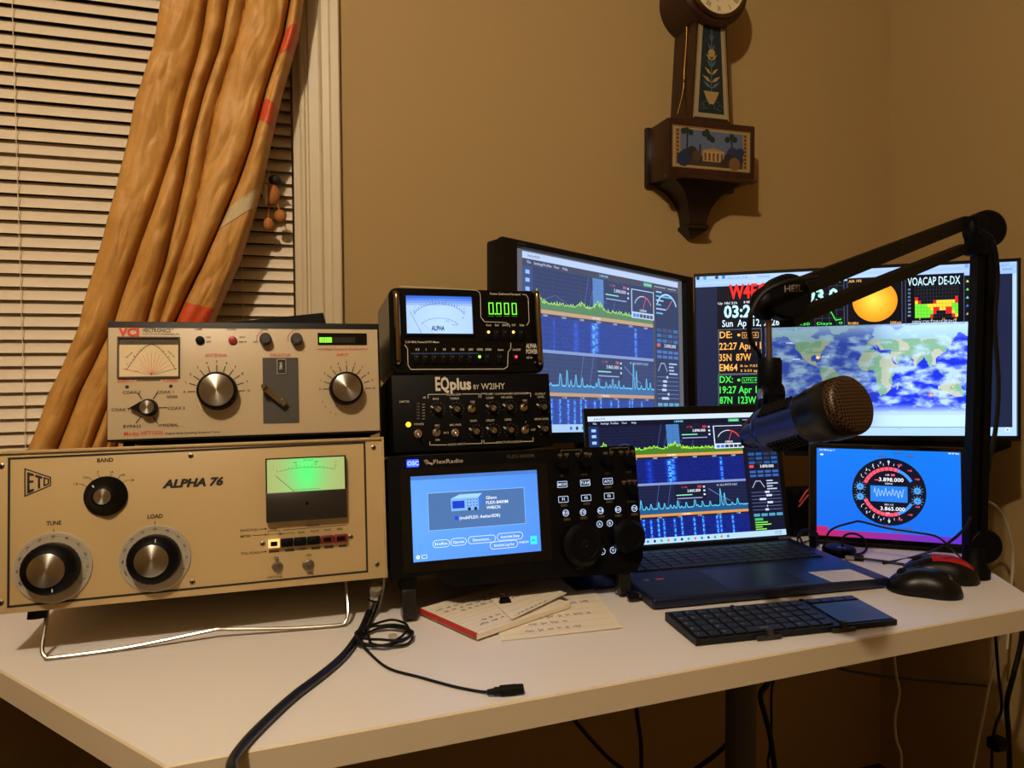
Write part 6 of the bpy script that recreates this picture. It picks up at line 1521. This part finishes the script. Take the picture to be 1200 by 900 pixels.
# black puck charger with its own loop of cord
pk = desk(983, 650); ch = bpy.data.objects.new('puck_charger', None); COL.objects.link(ch); ch.location = pk
tag(ch, 'small round black puck charger with looped cord, between laptop and tablet', 'charger')
MB().lathe([(.026, 0.001), (.028, .004), (.028, .011), (.025, .0145), (.020, .0155)], (0, 0, 0), (0, 0, 1), 28).build('body', BLK, ch)
MB().lathe([(.007, .0150), (.007, .0162)], (-.004, -.010, 0), (0, 0, 1), 16).build('brass_disc', mat('dull_brass', (130, 112, 70), .4, .6), ch)
lp = [(.012, 0, .004)]+[(.030+.026*math.cos(a), -.004+.010*math.sin(a), .018+.016*math.sin(a)) for a in [rad(180-30*i) for i in range(13)]]
MB().tube(spline(lp, 4), .002, 8).build('cord', CBL, ch)
# tangle by the laptop hinge
tg = bpy.data.objects.new('cable_bundle', None); COL.objects.link(tg); tg.location = desk(947, 645)
tag(tg, 'black cord wound in a loose bundle by the laptop hinge', 'cable')
bp_ = [Vector((.024*math.cos(2*math.pi*i/13)*(1+.2*math.sin(i*1.7)), .012*math.sin(2*math.pi*i/13+.6), .020+.015*math.sin(2*math.pi*i/13)+.002*math.sin(i*2.1))) for i in range(44)]
MB().tube(spline([Vector((0, .04, .003)), Vector((-.01, .02, .006))]+bp_, 3), .0018, 7).build('wire', CBL, tg)
MB().rbox(-.004, .004, -.016, -.006, .004, .03, .002).build('tie', BLK, tg)
rw = at(937, 583, 1, 1.17); rr = bpy.data.objects.new('wire_hub', None); COL.objects.link(rr); rr.location = (rw.x, rw.y, DZ)
tag(rr, 'small black hub with red wires half hidden behind the laptop', 'hub')
MB().rbox(-.03, .05, -.02, .03, .0, .09, .004).build('body', BLK, rr)
MB().tube(spline([(-.02, -.022, .06), (0, -.03, .085), (.02, -.03, .07), (.035, -.025, .09), (.045, -.02, .095)], 6), .002, 7).build('red_wire', mat('red_wire', (170, 26, 22), .5), rr)
MB().tube(spline([(-.02, -.024, .07), (0, -.028, .095), (.03, -.03, .09), (.045, -.02, .075)], 6), .002, 7).build('red_wire', mat('red_wire'), rr)
# thin beige lead behind the amplifier's right side
cable('speaker_lead', 'thin beige lead dropping between the amplifier and the radio', [at(451, 662, 1, 1.0), at(450, 682, 1, 1.0), at(447, 700, 1, 1.0), desk(443, 716, .003), desk(438, 722, .002)], .0016, WCB)

# ------------------------------------------------------------------ papers and small things
PAPER = mat('lined_paper', (226, 214, 190), .7); PAPER2 = mat('loose_paper', (230, 220, 200), .7)
def sheet(name, label, cr, z, th, rows=9, curl=0.0, ink=True, red=False, par=None, seed=1):
    a, b, c, e = [Vector((p[0], p[1], 0)) for p in cr]      # near-left, near-right, far-right, far-left
    o = bpy.data.objects.new(name, None); COL.objects.link(o); o.location = (a.x, a.y, z)
    tag(o, label, 'paper')
    def S(u, v, l=0):
        p = (a.lerp(b, u)).lerp(e.lerp(c, u), v)-a; p.z = th+l+curl*((1-v)**3)*(.4+.6*u); return p
    N = 12; q = MB(); q.grid([[S(i/N, j/N) for i in range(N+1)] for j in range(N+1)]); q.grid([[S(i/N, j/N)-Vector((0, 0, th-.0001)) for i in range(N+1)] for j in range(N+1)])
    rim = [(i/N, 0) for i in range(N)]+[(1, j/N) for j in range(N)]+[(1-i/N, 1) for i in range(N)]+[(0, 1-j/N) for j in range(N)]
    q.grid([[S(u, v) for u, v in rim+[rim[0]]], [S(u, v)-Vector((0, 0, th-.0001)) for u, v in rim+[rim[0]]]])
    q.build('page', PAPER if red else PAPER2, o, 60)
    rn = random.Random(seed); q = MB()
    for i in range(rows):
        v = .06+.9*i/rows; pts = [S(.03+.94*k/12, v, .0003) for k in range(13)]
        q.grid([[p+Vector((0, .0003, 0)) for p in pts], [p-Vector((0, .0003, 0)) for p in pts]])
    q.build('ruled_lines', mat('pale_rule', (176, 172, 176), .7), o, 0)
    if ink:
        q = MB()
        for i in range(rows):
            if rn.random() < .35: continue
            v = .07+.9*i/rows; u = .06+.2*rn.random()
            while u < .5+.45*rn.random():
                pts = [S(min(.97, u+.006*k), min(.98, v+.012+.028*math.sin(k*1.9+rn.random())*rn.random()), .0005) for k in range(rn.randint(5, 14))]
                q.tube(pts, .00035, 4); u += .006*len(pts)+.03
        q.build('handwriting', mat('pen_ink', (100, 96, 116), .6), o, 0)['kind'] = 'stuff'
    if red:
        q = MB(); q.grid([[S(0, v)+Vector((-.0008, 0, .0006)) for v in [j/N for j in range(N+1)]], [S(.03, v)+Vector((0, 0, .0006)) for v in [j/N for j in range(N+1)]]])
        q.grid([[S(0, j/N)+Vector((-.0009, 0, .0006)) for j in range(N+1)], [S(0, j/N)+Vector((-.0009, 0, -th+.001)) for j in range(N+1)]]); q.build('red_binding', mat('red_binding', (170, 40, 32), .6), o, 0)
    return o
D2 = lambda x, y: (desk(x, y).x, desk(x, y).y)
pa, pb2, pc = Vector(D2(491, 722)), Vector(D2(559, 753)), Vector(D2(668, 715)); pd = pa+(pc-pb2)*1.0
sheet('notepad', 'ruled notepad with a red bound edge lying under the radio', (pb2, pc, pd+(pc-pb2)*.0+(pd-pa)*0, pa), DZ+.0035, .007, 10, 0, True, False, seed=3)
# its red bound edge runs along the left side
np_ = [o for o in bpy.data.objects if o.name.startswith('notepad')][0]
e1, e2 = Vector((pb2.x, pb2.y, 0))-Vector((pb2.x, pb2.y, 0)), Vector((pa.x-pb2.x, pa.y-pb2.y, 0)); nn = (e2.normalized()).cross(Vector((0, 0, 1)))
ins = (Vector((pc.x-pb2.x, pc.y-pb2.y, 0))).normalized()*.006
MB().add([e1-ins*.1+Vector((0, 0, .001)), e2-ins*.1+Vector((0, 0, .001)), e2-ins*.1+Vector((0, 0, .0072)), e1-ins*.1+Vector((0, 0, .0072)), e2+ins*.35+Vector((0, 0, .0074)), e1+ins*.35+Vector((0, 0, .0074))], [(0, 1, 2, 3), (3, 2, 4, 5)]).build('red_binding', mat('red_binding', (170, 40, 32), .6), np_, 0)
s2 = [Vector(D2(588, 752)), Vector(D2(729, 737)), Vector(D2(684, 676)), Vector(D2(560, 690))]
sheet('paper_sheet', 'loose handwritten sheet fanned out to the right of the notepad', s2, DZ+.0004, .0015, 9, .001, True, seed=5)
s3_ = [Vector(D2(600, 738)), Vector(D2(664, 708)), Vector(D2(640, 692)), Vector(D2(575, 712))]
sheet('paper_slip', 'folded slip of paper lying across the notepad', s3_, DZ+.0115, .001, 4, .004, True, seed=9)
fb = bpy.data.objects.new('blue_folder', None); COL.objects.link(fb); f0 = desk(712, 690); fb.location = (f0.x, f0.y, DZ)
tag(fb, 'dark blue folder under the right foot of the radio', 'folder')
MB().rbox(-.05, .03, .0, .10, .0005, .003, .001).build('cover', mat('dark_blue_card', (20, 28, 84), .5), fb)
MB().rbox(-.049, .029, .001, .099, .003, .004, .0004).build('flap', mat('dark_blue_card'), fb)
c0_ = desk(592, 709, .009); cl = bpy.data.objects.new('binder_clip', None); COL.objects.link(cl); cl.location = (c0_.x, c0_.y, DZ+.0108)
tag(cl, 'small black binder clip resting on the notepad under the radio', 'clip')
MB().prism([(-.009, 0), (.009, 0), (.006, .008), (-.006, .008)], -.004, .004).build('jaw', BLK, cl, 0)
MB().tube(spline([(-.005, .003, .007), (-.004, .014, .009), (.004, .014, .009), (.005, .003, .007)], 5), .0007, 6).build('wire_handle', CHROME, cl)
ud = FB.pt(-.004, -.205, .010); us = bpy.data.objects.new('usb_dongle', None); COL.objects.link(us); us.matrix_world = Matrix.Translation(ud-Vector((0, 0, .0))) @ FB.R.to_4x4()
tag(us, 'small black dongle plugged into the left side of the laptop', 'dongle')
MB().rbox(-.016, -.001, -.006, .006, -.004, .004, .001).build('shell', BLK, us)
MB().box(-.001, .0035, -.005, .005, -.002, .002).build('contact', STEEL, us, 0)

# ------------------------------------------------------------------ banjo wall clock
MAH = wood_mat('mahogany', (32, 14, 6), (64, 30, 13), .3, (5, 5, 1)); MAHD = wood_mat('shaded_mahogany', (16, 8, 5), (34, 16, 9), .35, (5, 5, 1))  # darker copy carries the shade on the lower bracket in its wood colour
cbx = at(783, 137, 1, WY-.10); cbr = at(885, 148, 1, WY-.10); cbb = at(832, 209, 1, WY-.10)
CXc = (cbx.x+cbr.x)/2; HWc = (cbr.x-cbx.x)/2; Zt = (cbx.z+cbr.z)/2; Zb = cbb.z
clk = bpy.data.objects.new('banjo_clock', None); COL.objects.link(clk); clk.location = (CXc, WY, Zb)
tag(clk, 'dark wooden banjo wall clock with painted glass panels, hanging above the monitors', 'clock')
Hb = Zt-Zb
MB().rbox(-HWc, HWc, -.10, -.012, 0, Hb, .0025).build('throat_box', MAH, clk)
MB().rbox(-HWc-.006, HWc+.006, -.014, -.0005, -.006, Hb+.004, .003).build('back_board', MAHD, clk)
MB().rbox(-HWc-.004, HWc+.004, -.104, -.088, -.004, .004, .002).build('lower_moulding', MAH, clk)
FC = Fr((CXc, WY-.10, Zb))
gx0, gz1 = FC.uv(789, 148); gx1, gz0 = FC.uv(877.5, 203); gz1 = (FC.uv(789, 147.5)[1]+FC.uv(878, 156.7)[1])/2; gz0 = (FC.uv(877.5, 203)[1]+FC.uv(788, 192.5)[1])/2
d = Print(); gw, gh = gx1-gx0, gz1-gz0
def G(u, v): return gx0+gw*u, gz1-gh*v
d.rect(gx0, gz0, gx1, gz1, (214, 190, 140)); a, b = G(.02, .04), G(.98, .96); d.rect(a[0], a[1], b[0], b[1], (196, 148, 74), 1)
for i in range(9):
    for u in (.055, .945): p = G(u, .09+.1*i); d.disc(p[0], p[1], .003, (92, 50, 30), 2, 8)
a, b = G(.09, .05), G(.91, .95); d.rect(a[0], a[1], b[0], b[1], (112, 130, 170), 2)
rnd = random.Random(4)
a, b = G(.09, .70), G(.91, .95); d.rect(a[0], a[1], b[0], b[1], (72, 62, 44), 3)
a, b = G(.38, .55), G(.66, .82); d.rect(a[0], a[1], b[0], b[1], (222, 184, 116), 4); d.poly([G(.36, .55), G(.52, .46), G(.68, .55)], (204, 160, 96), 4)
for i in range(5): a, b = G(.40+.055*i, .60), G(.425+.055*i, .80); d.rect(a[0], a[1], b[0], b[1], (120, 78, 48), 5)
for u, v, r, c3 in ((.17, .72, .016, (34, 58, 90)), (.24, .62, .014, (40, 44, 48)), (.13, .80, .017, (30, 52, 96)), (.30, .70, .012, (96, 70, 44)), (.78, .60, .017, (44, 62, 110)), (.84, .72, .016, (38, 56, 98)), (.72, .72, .013, (52, 46, 38)), (.80, .84, .015, (150, 104, 60)), (.66, .84, .010, (60, 52, 34)), (.88, .52, .010, (38, 60, 100))): p = G(u, v); _l = globals().get('_l', 6)+.4; d.disc(p[0], p[1], r, c3, _l, 9)
for u0_, v0_, u1_, v1_ in ((.17, .9, .18, .1), (.78, .9, .76, .25), (.345, .85, .345, .42)): d.line([G(u0_, v0_), G(u1_, v1_)], .004, (30, 42, 40), 5)
for u, v in ((.13, .10), (.22, .12), (.17, .08), (.70, .22), (.80, .20), (.76, .14), (.40, .12), (.46, .2), (.43, .08), (.50, .25)): p = G(u, v); _l += .4; d.disc(p[0], p[1], .007, (36, 52, 40), _l, 7)
d.c = [tuple(v*.55 for v in c_) for c_ in d.c]; d.build('painted_glass', INK, clk, .1003)
q = MB(); t_ = .0025
q.box(gx0-t_, gx0, -.1015, -.099, gz0-t_, gz1+t_); q.box(gx1, gx1+t_, -.1015, -.099, gz0-t_, gz1+t_); q.box(gx0, gx1, -.1015, -.099, gz1, gz1+t_); q.box(gx0, gx1, -.1015, -.099, gz0-t_, gz0)
q.build('gilt_frame', mat('old_gilt', (150, 124, 82), .4, .3), clk, 0)
# lower bracket, lofted and hollow-curved
prof_ = [(0, .086, .088), (-.006, .080, .084), (-.018, .058, .074), (-.034, .042, .062), (-.052, .031, .052), (-.072, .025, .046), (-.090, .0225, .043), (-.094, .028, .046), (-.100, .028, .046), (-.108, .018, .036), (-.120, .004, .014)]
q = MB(); vs = []
for z, hw, dd in prof_: vs += [(-hw, -.0005, z), (-hw, -dd, z), (hw, -dd, z), (hw, -.0005, z)]
fs = [(0, 3, 2, 1)]
for k_ in range(len(prof_)-1):
    for i in range(4): fs.append((k_*4+i, k_*4+(i+1) % 4, k_*4+4+(i+1) % 4, k_*4+4+i))
fs.append(tuple(range((len(prof_)-1)*4, len(prof_)*4))); q.add(vs, fs); q.build('base_bracket', MAHD, clk, 25)
# throat
ty = .094
tt_ = at(834, 22, 1, WY-ty).z-Zb
hb_, ht_ = .050, .036
def trap(h0, h1, z0, z1, y0, y1): 
    return MB().add([(-h0, y0, z0), (h0, y0, z0), (h1, y0, z1), (-h1, y0, z1), (-h0, y1, z0), (h0, y1, z0), (h1, y1, z1), (-h1, y1, z1)], [(0, 1, 2, 3), (7, 6, 5, 4), (0, 4, 5, 1), (1, 5, 6, 2), (2, 6, 7, 3), (3, 7, 4, 0)])
trap(hb_, ht_, Hb, tt_+.02, -ty, -.0005).build('throat', MAH, clk, 0)
d = Print(); z0_, z1_ = Hb+.010, tt_-.002
def Tq(u, v): 
    h = (hb_-.007)+(ht_-hb_)*v; return (h*u, z0_+(z1_-z0_)*v)
d.poly([Tq(-1, 0), Tq(1, 0), Tq(1, 1), Tq(-1, 1)], (200, 184, 144)); d.poly([Tq(-.78, .045), Tq(.78, .045), Tq(.74, .955), Tq(-.74, .955)], (20, 44, 48), 1)
GO = (206, 176, 104); BL = (96, 130, 150)
for v in (.13,):
    for s_ in (-1, 1):
        p = Tq(s_*.34, v); d.arc(p[0], p[1], .008, 0, 300, .0018, BL, 2, 14); p = Tq(s_*.55, v-.02); d.arc(p[0], p[1], .006, 0, 300, .0015, BL, 2, 12)
d.poly([Tq(-.5, .27), Tq(.5, .27), Tq(.3, .19), Tq(-.3, .19)], GO, 2)
d.poly([Tq(-.3, .19), Tq(.3, .19), Tq(.12, .14), Tq(-.12, .14)], GO, 2)
for s_ in (-1, 1):
    for v, l in ((.30, .55), (.36, .62), (.44, .48), (.52, .34), (.58, .42), (.68, .28), (.78, .2)):
        d.poly([Tq(0, v), Tq(s_*l*.5, v+.015), Tq(s_*l, v+.07), Tq(s_*l*.4, v+.05)], GO if v in (.36, .58, .44) else BL, 2)
d.line([Tq(0, .27), Tq(0, .90)], .0022, BL, 2); p = Tq(0, .66); d.disc(p[0], p[1], .009, GO, 3, 10); p = Tq(0, .90); d.disc(p[0], p[1], .004, BL, 3, 8)
d.c = [tuple(v*.55 for v in c_) for c_ in d.c]; d.build('painted_glass', INK, clk, ty+.0003)
q = MB()
for s_ in (-1, 1): q.tube([(s_*(hb_-.005), -ty-.0005, Hb+.006), (s_*(ht_-.005), -ty-.0005, tt_)], .0016, 6)
q.build('gilt_frame', mat('old_gilt'), clk)
# brass side arms
BRS = mat('aged_brass', (120, 88, 44), .35, 1)
ay = WY-.055
arm_pts = [at(x, y, 1, ay)-clk.location for x, y in ((787, -6), (793.7, 4), (802, 18), (804.6, 34), (803.5, 60), (802, 80), (800.5, 106), (794, 134))]
MB().tube(spline(arm_pts, 5), .0019, 8).build('side_arm', BRS, clk)
MB().tube(spline([Vector((-p.x, p.y, p.z)) for p in arm_pts], 5), .0019, 8).build('side_arm', BRS, clk)
for s_ in (-1, 1):
    for t, r in ((5, .0042), (28, .0038)):
        p = spline(arm_pts, 5)[t]; MB().ball((s_*-p.x if s_ > 0 else p.x, p.y, p.z), r, n=12, m=8).build('arm_knuckle', BRS, clk)
# head drum and dial
hc = at(842, -16, 1, WY-.115); hz = hc.z-Zb; hr = .078
MB().lathe([(hr, .0005), (hr, .09), (hr*1.06, .095), (hr*1.06, .107), (hr*.98, .113), (hr*.9, .115)], (0, 0, hz), (0, -1, 0), 56).build('head_drum', MAH, clk)
MB().lathe([(hr*.9, .113), (hr*.9, .121), (hr*.84, .125), (hr*.80, .123)], (0, 0, hz), (0, -1, 0), 56).build('brass_bezel', BRS, clk)
d = Print(); d.disc(0, hz, hr*.80, (216, 200, 160), 0, 48)
for i, t in enumerate(('XII', 'I', 'II', 'III', 'IIII', 'V', 'VI', 'VII', 'VIII', 'IX', 'X', 'XI')):
    a = rad(90-30*i); d.text(t, hr*.66*math.cos(a), hz+hr*.66*math.sin(a), .011, (40, 30, 22), rot=a-math.pi/2, w=.004*len(t))
d.build('dial', INK, clk, .1235)
for an, l, w_ in ((-100, .036, .003), (40, .052, .002)):
    a = rad(an); MB().tube([(0, -.1255, hz), (l*math.cos(a), -.1255, hz+l*math.sin(a))], w_*.5, 6).build('clock_hand', BLKM, clk)
MB().lathe([(.004, 0), (.007, .006), (.003, .012)], (hr*1.06+.001, -.05, hz-hr*.30), (1, 0, -.2), 10).build('latch', BRS, clk)
